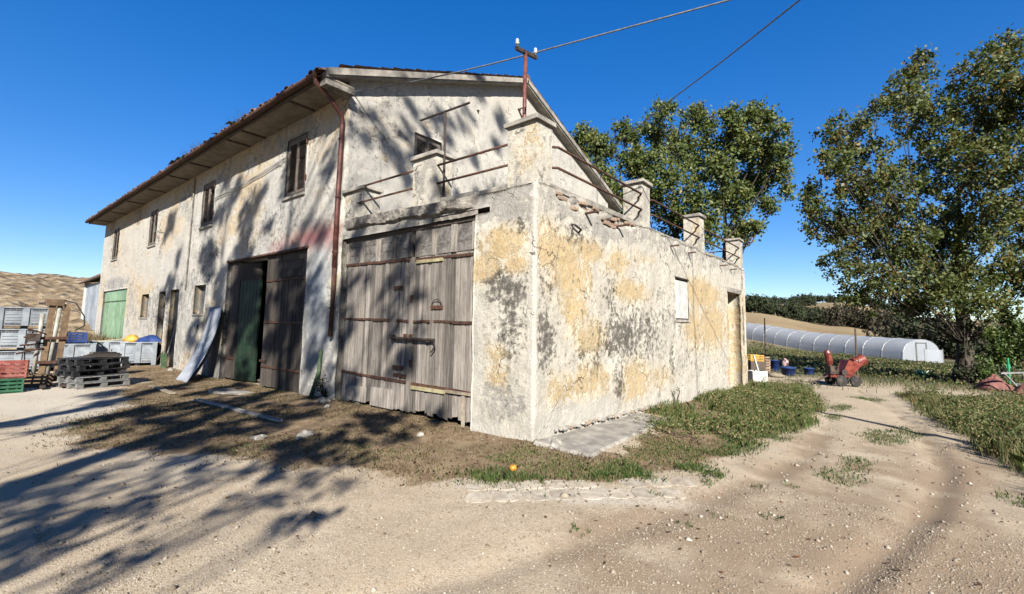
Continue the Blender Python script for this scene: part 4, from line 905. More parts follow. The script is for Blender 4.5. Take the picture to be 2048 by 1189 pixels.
# crown clusters are set where the photo's dapples say they must hang: each shade spot is followed back along the sun's rays
SH = np.array([.735, -.678, math.tan(SUN_EL)])
spots = []
def jitgrid(a0, a1, b0, b1, da, db, keep, fn):
    for a in np.arange(a0, a1, da):
        for b in np.arange(b0, b1, db):
            if random.random() < keep: spots.append(fn(a+random.uniform(0, da), b+random.uniform(0, db)))
jitgrid(-13.5, -5.3, .4, 6.6, .85, .8, .62, lambda x, z: (x, 0, z, random.uniform(.20, .48)))
jitgrid(-18.5, -13.5, .3, 4.6, .9, .85, .45, lambda x, z: (x, 0, z, random.uniform(.2, .45)))
jitgrid(.0, 4.6, 3.9, 8.6, .65, .7, .60, lambda y, z: (HX1, y, z, random.uniform(.2, .4)))
jitgrid(-5.1, -3.2, .3, 3.9, .7, .7, .55, lambda x, z: (x, 0, z, random.uniform(.16, .36)))
for x, z, r in ((-2.9, .9, .3), (-2.6, 3.4, .35), (-2.2, 3.9, .3), (-3.0, 2.6, .3), (-1.5, 3.85, .16), (-1.0, 3.9, .16), (-2.5, 2.3, .2), (-3.3, 4.4, .35), (-2.4, 1.6, .16)): spots.append((x, 0, z, r))
jitgrid(-10.5, -2.2, -3.3, -.2, .75, .7, .72, lambda x, y: (x, y, 0, random.uniform(.24, .48)))
jitgrid(-7.0, -3.0, -4.9, -3.4, .9, .7, .32, lambda x, y: (x, y, 0, random.uniform(.16, .32)))
for px, py, r in ((620, 1045, .15), (575, 1055, .14), (600, 1020, .10), (490, 1005, .12), (530, 1000, .13), (450, 1015, .11), (600, 980, .13), (690, 962, .13), (640, 945, .17), (560, 950, .2), (700, 930, .2), (480, 945, .2), (400, 960, .2), (420, 930, .25), (660, 915, .22), (300, 1010, .18), (220, 1020, .2), (150, 1060, .16), (90, 1100, .15), (40, 1040, .2), (260, 975, .2), (100, 985, .25), (20, 980, .25), (180, 960, .25), (330, 930, .25), (30, 1140, .14), (120, 1010, .2)):
    p = P(px, py); spots.append((p.x, p.y, 0, r*(.95 if px > 420 else .8)))
for k in range(16):
    p = P(random.uniform(0, 330), random.uniform(930, 1110)); spots.append((p.x, p.y, 0, random.uniform(.07, .15)))
for k in range(7): spots.append((random.uniform(-10.5, -9.2), 0, 1.1+k*.36, .38))
for k in range(9): spots.append((random.uniform(-8.7, -6.7), 0, 1.0+k*.26, .36))
TA, TB = (2.5, -13.3), (5.8, -12.4); LA, LB = [], []
for x, y, z, r in spots:
    sx = .678*x+.735*y; pq = .735*x-.678*y; p_t = (10.8 if sx < -6.2 else 12.4)+random.uniform(-2.4, 2.4)
    q = np.array([x, y, z])+SH*(p_t-pq)/.99985
    (LA if sx < -6.2 else LB).append((q[0], q[1], q[2], r*.95, r*.95, r*1.0))
tree('poplar_tree', 'tall poplar behind the viewpoint shading the house front', (*TA, float(gh(*TA))), .34, 4.5, LA, 23000, .07, 'leaf_poplar', clump=.08, per=30, twig=1, limb=.06)
tree('poplar_tree', 'second poplar behind the viewpoint shading the gable and yard', (*TB, float(gh(*TB))), .3, 4.5, LB, 21000, .07, 'leaf_poplar', clump=.08, per=30, twig=1, limb=.06)
# ---- utility pole out of frame, whose thin shadow crosses the track
pz = float(gh(9.6, .75)); T = thing('utility_pole', 'slim wooden utility pole right of the track', 'pole', (9.6, .75, pz))
MB().tube([(0, 0, -.3), (0, 0, 5.6)], [.11, .085], 10).build('shaft', 'old_beam', T, smooth=True)

# ---- shrub, ivy by the big tree
random.seed(47); rng = np.random.default_rng(47)
def shrub(name, label, px, lobes_px, dep, n, size, mat, clump=.12, group=None, jit=.5, per=18):
    b = P(*px); T = thing(name, label, 'shrub', b, 0, group); L = np.array(px_lobes(lobes_px, dep, jit)); L[:, :3] -= np.array(b); m = MB()
    for l in L:
        m.tube([(random.uniform(-.1, .1), random.uniform(-.1, .1), -.05), (l[0]*.4, l[1]*.4, l[2]*.55), (l[0], l[1], l[2]+l[5]*.6)], [.025, .018, .006], 5)
    m.build('stem', 'bark', T); pts, rn = crown_pts(L, n, clump, per, .3); pts[:, 2] = np.maximum(pts[:, 2], .03); leaf_mesh('foliage', pts, size, mat, T, rndv=rn); return T
shrub('ivy_shrub', 'light green leafy shrub climbing beside the big tree trunk', (2000, 768), [(1985, 665, 22), (1992, 712, 26), (2012, 690, 32), (2035, 660, 30), (2022, 722, 28), (1975, 742, 18), (2055, 690, 30), (2010, 640, 22), (1980, 757, 16), (1965, 725, 14)], dep-.6, 4600, .065, 'leaf_ivy')
shrub('ivy_plant', 'dark ivy wrapping the base of the big tree trunk', (1932, 770), [(1925, 745, 14), (1950, 745, 16), (1930, 700, 12), (1938, 650, 12), (1945, 755, 14), (1930, 620, 12)], dep-.1, 1500, .06, 'leaf_bush')
shrub('wall_weed', 'spindly dry weed against the foot of the yellow wall', (1352, 812), [(1345, 790, 8), (1360, 785, 8), (1352, 805, 8)], float((np.array(P(1352, 812))-CAM)@FW), 110, .018, 'grass_mixed', .03, jit=.05)
shrub('wall_weed', 'green weed at the corner below the red downpipe', (645, 798), [(640, 775, 9), (652, 788, 10), (645, 760, 6)], float((np.array(P(645, 798))-CAM)@FW), 260, .022, 'leaf_bush', .04, jit=.05)

# ---- hillside bushes and far trees
random.seed(53); rng = np.random.default_rng(53)
protos = []
for k, mt in enumerate(('leaf_bush', 'leaf_brown_bush', 'leaf_bush')):
    T = thing('hedge_bush', 'x', 'bush', (0, 0, -200)); lb = [(random.uniform(-.75, .75), random.uniform(-.6, .6), random.uniform(.3, .85), .45, .45, .42) for _ in range(8)]
    pts, rn = crown_pts(np.array(lb), 1500, .10, 20, .4); pts[:, 2] = np.maximum(pts[:, 2], -.05); leaf_mesh('crown', pts, .07, mt, T, rndv=rn)
    MB().tube([(0, 0, -.3), (.02, 0, .3), (.0, .05, .7)], [.06, .045, .02], 6).build('trunk', 'bark', T); protos.append(T)
def place_bush(x, y, w, h, kind, label, group, r=None):
    T = copy_tree(protos[kind]); p = r; T.location = p; T.scale = (w/2.2, w/2.2, h/1.2); T.rotation_euler = (0, 0, random.uniform(0, 6.28)); tag(T, label, 'bush', group); return T
def far(azd_, r): x = CAM[0]+math.sin(R(azd_))*r; y = CAM[1]+math.cos(R(azd_))*r; return (x, y, float(gh(x, y))-.1)
def px_az(px): return -39.13+math.degrees(math.atan((px-1024)/FPX))
for i in range(34):                                         # hedge along the upper edge of the dry field
    px = 1488+i*13+random.uniform(-6, 6); rr_ = random.uniform(122, 150); hgt = random.uniform(2.5, 5.0)*(1.25 if 1640 < px < 1880 else 1)
    kd = 1 if (1640 < px < 1760 and random.random() < .75) else random.choice((0, 2))
    place_bush(0, 0, random.uniform(5, 9), hgt, kd, 'brownish bush in the hedge above the dry field' if kd == 1 else 'dark green bush in the hedge above the dry field', 'hedge bushes above the dry field', far(px_az(px), rr_))
for i in range(16):
    px = 1490+random.uniform(0, 150); place_bush(0, 0, random.uniform(6, 11), random.uniform(3.5, 6), random.choice((0, 2)), 'dark round bush on the slope behind the hedge', 'bushes scattered on the far slope', far(px_az(px), random.uniform(190, 330)))
for i in range(20):
    px = 1500+i*17+random.uniform(-8, 8); place_bush(0, 0, random.uniform(10, 20), random.uniform(4, 8), random.choice((0, 2)), 'tiny dark bush on the far hill crest', 'bushes on the far hill crest', far(px_az(px), random.uniform(385, 410)))
for i in range(12):                                         # denser growth behind and right of the big tree
    px = 1790+i*26+random.uniform(-9, 9); place_bush(0, 0, random.uniform(4, 7), random.uniform(3.0, 5.2), random.choice((0, 1, 2)), 'tall dark bush in the thicket behind the big tree', 'thicket behind the big tree', far(px_az(px), random.uniform(62, 90)))
for T in protos:
    for c_ in list(T.children): bpy.data.objects.remove(c_)
    bpy.data.objects.remove(T)

# ================================================================== GRASS, WEEDS, PEBBLES, LITTER
def blades(name, XY, h, w, mat, lean=.5, label=None, rnd=None, bend=True):
    n = len(XY); z = gh(XY[:, 0], XY[:, 1]); base = np.column_stack([XY, z-.006]); a = rng.uniform(0, 2*np.pi, n); la = rng.uniform(0, 2*np.pi, n)
    hh = (h*rng.uniform(.5, 1.3, n))[:, None]; ww = (w*rng.uniform(.6, 1.4, n))[:, None]; side = np.column_stack([np.cos(a), np.sin(a), np.zeros(n)])*ww
    ln = np.column_stack([np.cos(la), np.sin(la), np.zeros(n)])*rng.uniform(.1, 1, n)[:, None]*lean*hh; up = np.array([0, 0, 1.0])
    mid = base+ln*.35+up*hh*.6; tip = base+ln*1.1+up*hh*np.clip(1-.35*np.linalg.norm(ln, axis=1, keepdims=True)/hh, .3, 1)
    V = np.stack([base-side, base+side, mid+side*.7, tip, mid-side*.7], 1).reshape(-1, 3); F = np.arange(5*n).reshape(n, 5)
    o = np_mesh(name, V, F, mat, None, dict(rnd=np.repeat(rng.uniform(0, 1, n) if rnd is None else rnd, 5))); tag(o, label, None, None, 'stuff'); return o
def scatter(n, x0, x1, y0, y1, fn, power=1.0):
    x = rng.uniform(x0, x1, n); y = rng.uniform(y0, y1, n); k = rng.uniform(0, 1, n) < np.clip(fn(x, y), 0, 1)**power; return np.column_stack([x[k], y[k]])
rng = np.random.default_rng(61)
def nz(x, y, s, o): return fbm(x*s, y*s, o, 3)
pd = scatter(190000, -16, 2.4, -4.9, 1.8, lambda x, y: np.maximum(z_dry(x, y), z_bank(x, y))*sstep(.30, .55, nz(x, y, 1.6, 3.3))*np.interp(x, [-16, -6, 0], [.35, .7, 1]))
blades('dry_grass', pd, .04, .004, 'grass_dry', .9, 'short dry grass and litter in front of the barn doors')
pg = scatter(40000, -9, 2.3, -4.9, .0, lambda x, y: z_dry(x, y)*sstep(.58, .72, nz(x, y, 1.1, 8.3))*.6+blob(x, y, .5, -1.55, .5, .22, .3))
blades('green_grass', pg, .045, .004, 'grass_green', .7, 'low green grass at the edge of the gravel yard')
pe = scatter(26000, .1, 2.4, -2.1, .6, lambda x, y: sstep(.42, .6, nz(x, y, 2.1, 7.3))*np.exp(-((y-ybound(x)-.12-(nz(x, y, 2.5, 5.3)-.5)*.9)/.2)**2)*(x > .2))
blades('edge_grass', pe, .07, .004, 'grass_green', .7, 'bright green grass edging the gravel below the annex corner')
pt = scatter(60000, 1.4, 5.3, -2.4, 12.5, lambda x, y: sstep(.35, .85, z_tuft(x, y)+(nz(x, y, 3, 2.1)-.5)*.5))
blades('track_grass', pt, .05, .004, 'grass_green', .8, 'low grass tufts along the middle of the dirt track')
pb = scatter(90000, 0, 2.9, -1.0, 14.5, lambda x, y: z_bank(x, y)*sstep(.36, .56, nz(x, y, 1.8, 6.1)+.04)*np.interp(y, [-1, 5, 14], [1, .8, .5]))
pq_ = scatter(60000, .6, 3.0, -.6, 12, lambda x, y: sstep(.40, .58, nz(x, y, 2.3, 2.3))*np.exp(-((x-xbank(y)+.22-(nz(x, y, 2.0, 5.3)-.5)*.8)/.26)**2))
blades('bank_edge_grass', pq_, .06, .004, 'grass_green', .7, 'fresh green grass along the lower edge of the bank')
hb = .04+.04*sstep(.8, 2.5, pb[:, 1])+.15*sstep(.4, .65, nz(pb[:, 0], pb[:, 1], 1.2, 9.9))*sstep(1.0, 4.0, pb[:, 1])
blades('bank_grass', pb, hb, .0045, 'grass_bank', .7, 'tall weedy grass on the bank along the yellow wall')
pw = scatter(9000, .3, 2.6, 1.6, 13.5, lambda x, y: z_bank(x, y)*sstep(.48, .62, nz(x, y, 1.3, 4.9)))
def weeds(name, XY, hmax, mat, label, size=.02, per=16):
    n = len(XY); z = gh(XY[:, 0], XY[:, 1]); H = hmax*rng.uniform(.4, 1, n); ang_ = rng.uniform(0, 6.28, n); ln = rng.uniform(0, .45, n)
    t_ = rng.uniform(.1, 1, (n, per)); r_ = rng.normal(size=(n, per, 2))*.03
    X = XY[:, 0][:, None]+np.cos(ang_)[:, None]*ln[:, None]*H[:, None]*t_+r_[..., 0]; Y = XY[:, 1][:, None]+np.sin(ang_)[:, None]*ln[:, None]*H[:, None]*t_+r_[..., 1]; Z = z[:, None]+H[:, None]*t_
    o = leaf_mesh(name, np.column_stack([X.ravel(), Y.ravel(), Z.ravel()]), size, mat); tag(o, label, None, None, 'stuff'); return o
weeds('bank_weeds', pw[:700], .34, 'grass_mixed', 'leafy green weeds growing on the bank below the yellow wall', .022, 15)
pv_ = scatter(70000, 3.9, 9.0, -1, 14.5, lambda x, y: z_verge(x, y)*sstep(.22, .5, nz(x, y, 1.4, 1.9)+.08))
hv = .14+.22*sstep(.35, .65, nz(pv_[:, 0], pv_[:, 1], 1.0, 7.7))
blades('verge_grass', pv_, hv, .005, 'grass_mixed', .8, 'tall half-dry weeds along the right side of the track')
pvw = scatter(9000, 4.2, 8.5, 1.5, 14, lambda x, y: z_verge(x, y)*sstep(.45, .6, nz(x, y, 1.1, 5.9)))
weeds('verge_weeds', pvw[:2600], .5, 'grass_mixed', 'bushy olive weeds beside the track under the big tree', .022, 16)
pf = scatter(26000, -3, 14, 14, 30, lambda x, y: .45*sstep(.35, .6, nz(x, y, .6, 2.9)))
blades('field_edge_grass', pf, .16, .009, 'grass_mixed', .7, 'rough grass beyond the end of the track')
pr = []
for k in range(15):                                          # vegetable rows before the tunnel
    y0 = 24+k*1.9; x = rng.uniform(-16, 12, 420); pr.append(np.column_stack([x, y0-.75*(x-3)*.86+rng.normal(0, .16, 420)]))
pr = np.vstack(pr); pr = pr[(pr[:, 1] > 19) & (pr[:, 1]+.86*pr[:, 0] < 51)]
weeds('vegetable_rows', pr, .32, 'grass_mixed', 'rows of low vegetables in front of the plastic tunnel', .06, 7)
# dry weeds behind the bins at the far left
pl = scatter(3000, -27, -18, -1.6, -.2, lambda x, y: 1+0*x); blades('dry_weeds', pl, .75, .012, 'grass_dry', .5, 'dry weeds in front of the green doors')
# gravel stones
def pebbles(name, XY, s, label):
    n = len(XY); z = gh(XY[:, 0], XY[:, 1]); o6 = np.array([(1, 0, 0), (0, 1, 0), (-1, 0, 0), (0, -1, 0), (0, 0, .75), (0, 0, -.6)], float)
    S = (s*rng.lognormal(0, .38, n))[:, None, None]; V = o6[None]*S*rng.uniform(.6, 1.3, (n, 6, 1)); a = rng.uniform(0, 6.28, n); c_, s_ = np.cos(a)[:, None], np.sin(a)[:, None]
    V = np.stack([V[..., 0]*c_-V[..., 1]*s_, V[..., 0]*s_+V[..., 1]*c_, V[..., 2]], -1)+np.column_stack([XY, z])[:, None]+np.array([0, 0, 1.0])*S*.15
    f = np.array([(0, 1, 4), (1, 2, 4), (2, 3, 4), (3, 0, 4), (1, 0, 5), (2, 1, 5), (3, 2, 5), (0, 3, 5)]); F = (f[None]+(np.arange(n)*6)[:, None, None]).reshape(-1, 3)
    o = np_mesh(name, V.reshape(-1, 3), F, 'pebble', None, dict(rnd=np.repeat(rng.uniform(0, 1, n), 6))); tag(o, label, None, None, 'stuff')
def not_soft(x, y): return np.clip(1-z_dry(x, y)-z_bank(x, y)-z_verge(x, y), .04, 1)*((x > .0) | (y < 0))
q1 = scatter(120000, -1.5, 5.2, -4.7, .3, lambda x, y: not_soft(x, y)*sstep(.3, .6, nz(x, y, 1.7, 3.7)+.1)); q2 = scatter(16000, -11, 7, -5.6, 9, lambda x, y: not_soft(x, y)*.8)
pebbles('gravel', q1, .0045, 'small pale gravel stones of the yard in front of the viewpoint'); pebbles('gravel', scatter(2600, -3, 6, -4.9, 5, lambda x, y: not_soft(x, y)), .013, 'loose thumb-sized stones on the yard'); pebbles('gravel', q2, .0065, 'scattered larger gravel on the yard and track')
# fallen leaves
q = scatter(5200, -6, 5, -4.8, 4, lambda x, y: .09+.75*z_dry(x, y)+.4*blob(x, y, 2.6, -1.2, 1.2, .6)); pts = np.column_stack([q, gh(q[:, 0], q[:, 1])+.012])
tag(leaf_mesh('fallen_leaves', pts, .024, 'fallen_leaf', flat=.8), 'brown fallen leaves scattered over the yard', None, None, 'stuff')
# tufts hanging over the gutter
for px, py, n_, lab in ((385, 305, 260, 'thick tuft of dry weeds sprouting from the gutter farther along the eaves'), (480, 245, 200, 'tuft of dry weeds sprouting from the gutter nearer the downpipe')):
    p = at(px, py, 1, -.74); T = thing('gutter_weed', lab, 'weed', (p[0], -.74, ZE+.0))
    n = n_; c0 = np.column_stack([rng.normal(0, .55, n), rng.uniform(-.05, .25, n), np.zeros(n)]); a = rng.uniform(0, 6.28, n); h_ = rng.uniform(.06, .3, n); dx_ = np.cos(a)*rng.uniform(.05, .3, n); dy_ = -np.abs(np.sin(a))*rng.uniform(0, .3, n)
    dn = np.where(rng.uniform(0, 1, n) < .25, -1, 1); tip = c0+np.column_stack([dx_, dy_-.1*(dn < 0), h_*np.where(dn > 0, 1, -.6)]); mid = c0+np.column_stack([dx_*.4, dy_*.6-.06*(dn < 0), h_*.6*np.where(dn > 0, 1, .15)]); sdv = np.column_stack([np.full(n, .004), np.zeros(n), np.zeros(n)])
    V = np.stack([c0-sdv, c0+sdv, mid+sdv, tip, mid-sdv], 1).reshape(-1, 3); st_ = np_mesh('stalks', V, np.arange(5*n).reshape(n, 5), 'grass_dry', T, dict(rnd=np.repeat(rng.uniform(0, 1, n), 5))); st_['kind'] = 'stuff'

# ================================================================== THINGS ON AND AROUND THE HOUSE
random.seed(71)
# red mast with insulators on the terrace corner
T = thing('power_mast', 'red steel mast with white insulators at the terrace corner', 'mast', (-.6, .47, AZT-.04))
MB().tube([(0, 0, 0), (0, .01, 2.46)], .034, 10).build('pole', 'red_pipe', T, smooth=True)
ca = MB().beam((0, -.24, 2.40), (0, .32, 2.50), .05, .06).build('crossarm', 'dark_iron', T)
for y, z in ((-.21, 2.44), (.29, 2.53)):
    MB().lathe([(.012, -.02), (.012, .03), (.034, .035), (.038, .06), (.022, .075), (.032, .09), (.024, .125), (.008, .135)], 10, Matrix.Translation((0, y, z))).build('insulator', 'insulator', ca, smooth=True)
MB().tube([(.02, 0, 1.45), (.10, -.08, 1.43), (.02, -.14, 1.40), (-.04, -.06, 1.42)], .014, 6).build('clamp', 'rust', T)
MB().beam((0, -.02, 1.25), (0, -.16, 1.40), .02).build('stay', 'rust', T)
# clothes-line post
T = thing('clothesline_post', 'dark T-shaped iron post on the terrace beside the middle pillar', 'post', (-2.14, .16, AZT-.04))
MB().tube([(0, 0, 0), (-.03, 0, 1.74)], .022, 8).build('pole', 'dark_iron', T)
MB().tube([(-.72, 0, 1.77), (.58, 0, 1.73)], .02, 8).build('crossbar', 'dark_iron', T)
# overhead cables
def sag(a, b, s, n=24):
    a, b = Vector(a), Vector(b); return [a.lerp(b, i/n)-Vector((0, 0, s*4*(i/n)*(1-i/n))) for i in range(n+1)]
pa = at(705, 185, 0, HX1); ins = Vector((-.6, .76, 6.26)); q1 = Vector(at(1460, 0, 2, 6.42)); far1 = ins+(q1-ins)*6.5
cb = MB().tube([Vector(pa)+Vector((0.0, 0, 0))]+sag(Vector(pa)+Vector((.03, 0, 0)), ins, .06, 12)+sag(ins, far1, .0, 8)[1:], .013, 6)
tag(cb.build('overhead_cable', 'cable', smooth=True), 'twisted grey cable from the gable over the red mast into the sky', 'cable')
p1 = Vector(at(1345, 198, 2, 8.0)); p2 = Vector(at(1600, 0, 2, 7.6)); d_ = p2-p1
cb = MB().tube([p1-d_*4.5-Vector((0, 0, .4)), p1, p1+d_*.5-Vector((0, 0, .03)), p2, p2+d_*2], .016, 6)
tag(cb.build('overhead_cable', 'cable', smooth=True), 'second cable running up from behind the trees to the top edge', 'cable')
# curved sheets leaning on the house front
for i in range(3):
    x0 = -12.5+.11*i; dy = -.11*i
    def sf(u, v, x0=x0, dy=dy, i=i):
        z = 2.1*v-.1-.03*i; y = -.06-.60*(1-v)**2.2+dy*(.3+.7*(1-v)); return (x0+.1+u*.95+.015*math.sin(v*5+i), y+.012*math.sin(u*math.pi*14), z)
    o_ = MB().grid(sf, 56, 14).build('corrugated_sheet', 'white_sheet', smooth=True); o_.modifiers.new('thick', 'SOLIDIFY').thickness = .006
    tag(o_, ('rearmost', 'middle', 'frontmost')[i]+' of three bowed white sheets leaning on the house front', 'sheet', 'bowed sheets leaning on the wall')
# leaning green post, floor strips, stones
p = P(627, 796); T = MB().tube([(p.x, p.y-.08, p.z-.03), (p.x+.07, p.y+.05, p.z+.55), (p.x+.10, -.06, p.z+1.02)], [.045, .043, .04], 8).build('leaning_post', 'post_green', smooth=True); tag(T, 'short mossy green post leaning on the wall left of the downpipe', 'post')
a_, b_ = P(392, 803), P(560, 847)
m = MB(); m.beam(a_+Vector((0, 0, .03)), b_+Vector((0, 0, .03)), .09, .012); m.beam(a_+Vector((0, .035, .045)), b_+Vector((0, .035, .045)), .012, .03); m.beam(a_+Vector((0, -.035, .045)), b_+Vector((0, -.035, .045)), .012, .03)
tag(m.build('metal_channel', 'alu_strip'), 'long pale metal channel lying in the dry grass', 'metal strip')
a_, b_ = P(302, 774), P(345, 790); tag(MB().beam(a_+Vector((0, 0, .03)), b_+Vector((0, 0, .03)), .12, .03).build('plank', 'wood_pale', bevel=.004), 'short pale plank lying left of the metal channel', 'plank')
a_, b_ = P(430, 780), P(500, 795); tag(MB().box((-.5, -.25, 0), (.5, .25, .05), Matrix.Translation((a_+b_)/2) @ Matrix.Rotation(.2, 4, 'Z'), j=.03).build('stone_slab', 'concrete', bevel=.01), 'flat pale stone slab before the open barn door', 'stone')
for px, py, s_, lab in ((648, 806, .15, 'largest pale stone under the downpipe'), (662, 800, .10, 'pale stone right beside the big one under the downpipe'), (655, 815, .08, 'small stone in front of the pile under the downpipe'), (520, 879, .09, 'whitish stone in the shaded grass'), (612, 873, .12, 'broken pale block in the shaded grass'), (598, 880, .06, 'chip beside the broken block in the grass'), (505, 878, .05, 'small chip left of the whitish stone'), (340, 742, .12, 'stone on the step by the narrow doors'), (372, 745, .09, 'small stone left of the bowed sheets'), (840, 872, .07, 'small pale stone before the big barn door'), (1110, 893, .14, 'rough lump of concrete at the annex corner')):
    p = P(px, py); o_ = rubble('s', MB(), (0, 0, 0), (s_, s_*.8, s_*.55)).build('stone', 'stone'); o_.location = p+Vector((0, 0, s_*.2)); o_.rotation_euler = (0, 0, random.uniform(0, 6)); tag(o_, lab, 'stone', 'loose stones in the yard')
p = P(1026, 943); T = thing('orange_fruit', 'single orange fruit lying on the green grass edge', 'fruit', p)
MB().lathe([(.008, .0), (.03, .006), (.043, .03), (.042, .05), (.028, .068), (.008, .07)], 12).build('flesh', 'orange_fruit', T, smooth=True); MB().tube([(0, 0, .066), (.006, 0, .085)], .005, 5).build('stalk', 'post_green', T)
# tools by the narrow doors
p = P(326, 736); T = thing('leaning_tool', 'dark pole with green foot leaning by the narrow doors', 'tool', p); MB().tube([(0, 0, 0), (.02, .28, 1.55)], .022, 6).build('shaft', 'steel_grey', T); MB().box((-.12, -.06, -.01), (.12, .06, .5), j=.03).build('blade', 'post_green', T, bevel=.01)
p = P(306, 731); tag(MB().tube([p, p+Vector((.15, .3, .62))], .022, 6).build('leaning_stick', 'dark_iron'), 'short dark stick leaning right of the grey bins', 'stick')

# ================================================================== CLUTTER AT THE LEFT
random.seed(81)
def make_bin(name, label, loc, rz, h=.66, w=1.2, d=1.0, group=None):
    T = thing(name, label, 'bin', loc, rz, group); m = MB(); t_ = .03; z0 = .1
    m.box((-w/2+.03, -d/2+.03, z0), (w/2-.03, d/2-.03, z0+.03))
    for a, b in (((-w/2+.03, -d/2+.03), (w/2-.03, -d/2+.06)), ((-w/2+.03, d/2-.06), (w/2-.03, d/2-.03)), ((-w/2+.03, -d/2+.06), (-w/2+.06, d/2-.06)), ((w/2-.06, -d/2+.06), (w/2-.03, d/2-.06))): m.box((a[0], a[1], z0+.03), (b[0], b[1], h))
    m.build('body', 'bin_grey', T)
    for sx in (-1, 1):
        for sy in (-1, 1): MB().box((sx*w/2-(.14 if sx > 0 else 0), sy*d/2-(.12 if sy > 0 else 0), .0), (sx*w/2+(.14 if sx < 0 else 0), sy*d/2+(.12 if sy < 0 else 0), h-.03)).build('corner_post', 'bin_grey', T, bevel=.012)
    r_ = MB()
    for a, b in (((-w/2-.01, -d/2-.012), (w/2+.01, -d/2+.04)), ((-w/2-.01, d/2-.04), (w/2+.01, d/2+.012)), ((-w/2-.01, -d/2+.04), (-w/2+.04, d/2-.04)), ((w/2-.04, -d/2+.04), (w/2+.01, d/2-.04))): r_.box((a[0], a[1], h-.03), (b[0], b[1], h))
    r_.build('rim', 'bin_grey', T, bevel=.006)
    for sx in (0,): MB().box((-.07, -d/2-.004, .1), (.07, -d/2+.028, h-.03)).build('rib', 'bin_grey', T, bevel=.006)
    for zz in (h-.10, .14):
        for s_ in (-1, 1):
            for k in range(5): MB().box((s_*(.11+k*.068), -d/2+.012, zz), (s_*(.11+k*.068+.05), -d/2+.029, zz+.045)).build('slot', 'bin_dark', T)
    for k in range(3):
        for s_ in (-1, 1): MB().box((s_*.26-.16, -d/2+.015, .26+k*.09), (s_*.26+.16, -d/2+.029, .28+k*.09)).build('ridge', 'bin_grey', T)
    for x in (-.5, 0, .5): MB().box((x-.07, -d/2+.14, 0), (x+.07, d/2-.14, .1)).build('skid', 'bin_dark', T)
    return T
p = P(33, 744); face = math.atan2(CAM[1]-p.y, CAM[0]-p.x)+math.pi/2
for k, lab in enumerate(('bottom grey bin of the stack at the left edge', 'middle grey bin of the stack at the left edge', 'top grey bin of the stack at the left edge')):
    make_bin('pallet_bin', lab, p+Vector((0, .02*k, .66*k)), face+.02*k, group='grey bins')
p = P(214, 729); f2 = math.atan2(CAM[1]-p.y, CAM[0]-p.x)+math.pi/2; bl = make_bin('pallet_bin', 'grey bin behind the black pallets, left of its twin', p+Vector((0, .0, 0)), f2-.12, .84, group='grey bins'); pb1 = p
p = P(275, 730); br_ = make_bin('pallet_bin', 'grey bin holding yellow and blue junk beside the narrow doors', p+Vector((0, 0, 0)), f2-.05, .84, w=1.05, group='grey bins'); pb2 = p
p = P(305, 729); tag(MB().box((-.05, -.3, 0), (.05, .3, .72), Matrix.Translation(p+Vector((-.25, .25, 0))) @ Matrix.Rotation(f2, 4, 'Z'), j=.015).build('black_panel', 'plastic_black', bevel=.01), 'black upright panel at the right end of the grey bins', 'panel')
m = MB(); rubble('s', m, (0, 0, 0), (.34, .26, .2)); o_ = m.build('yellow_sack', 'crate_yellow', smooth=True); o_.location = pb2+Vector((-.25, -.15, .88)); tag(o_, 'yellow sack on top of the right grey bin', 'sack')
o_ = MB().box((-.5, -.15, 0), (.5, .15, .05), j=.02).build('pale_board', 'pale_yellow_wood', bevel=.006); o_.location = pb1+Vector((.2, .1, .86)); o_.rotation_euler = (0, -.1, f2); tag(o_, 'pale yellow board lying across the left grey bin', 'board')
m = MB().grid(lambda u, v: ((u-.5)*.8, (v-.5)*.6, .26*math.sin(math.pi*u)**.6*math.sin(math.pi*v)**.6+.02*math.sin(9*u+4*v)), 14, 12); o_ = m.build('blue_cover', 'crate_blue', smooth=True); o_.location = pb2+Vector((.05, .28, .82)); o_.rotation_euler = (0, 0, f2); tag(o_, 'blue plastic heap on the right grey bin', 'plastic cover')
def make_crate(name, label, loc, rz, mat, w=.6, d=.4, h=.31, group=None):
    T = thing(name, label, 'crate', loc, rz, group); MB().box((-w/2+.015, -d/2+.015, 0), (w/2-.015, d/2-.015, .02)).build('bottom', mat, T)
    for sy in (-1, 1):
        for k in range(4): MB().box((-w/2+.02, sy*d/2-.008, .03+k*h*.25), (w/2-.02, sy*d/2+.008, .03+k*h*.25+h*.15)).build('side_slat', mat, T)
        for k in range(4): MB().box((-w/2+.1+k*(w-.2)/3-.015, sy*(d/2-.018)-.008, .02), (-w/2+.1+k*(w-.2)/3+.015, sy*(d/2-.018)+.008, h-.02)).build('upright', mat, T)
    for sx in (-1, 1):
        for k in range(4): MB().box((sx*w/2-.008, -d/2+.02, .03+k*h*.25), (sx*w/2+.008, d/2-.02, .03+k*h*.25+h*.15)).build('end_slat', mat, T)
        for sy in (-1, 1): MB().box((sx*(w/2-.012)-.018, sy*(d/2-.012)-.018, 0), (sx*(w/2-.012)+.018, sy*(d/2-.012)+.018, h)).build('corner', mat, T, bevel=.006)
    return T
p = P(4, 786); make_crate('plastic_crate', 'green plastic crate on the ground at the left edge', p, face+.05, 'crate_green', .62, .42, .33, 'plastic crates'); make_crate('plastic_crate', 'red plastic crate stacked on the green one', p+Vector((0, .03, .335)), face-.06, 'crate_red', .66, .44, .38, 'plastic crates')
p = P(140, 738); make_bin('pallet_bin', 'grey bin hidden behind the lifting mast, with the blue crate on it', p, f2, .84, group='grey bins'); make_crate('plastic_crate', 'blue plastic crate on a bin behind the pallets', p+Vector((.0, .0, .86)), f2+.1, 'crate_blue', .66, .45, .34, 'plastic crates')
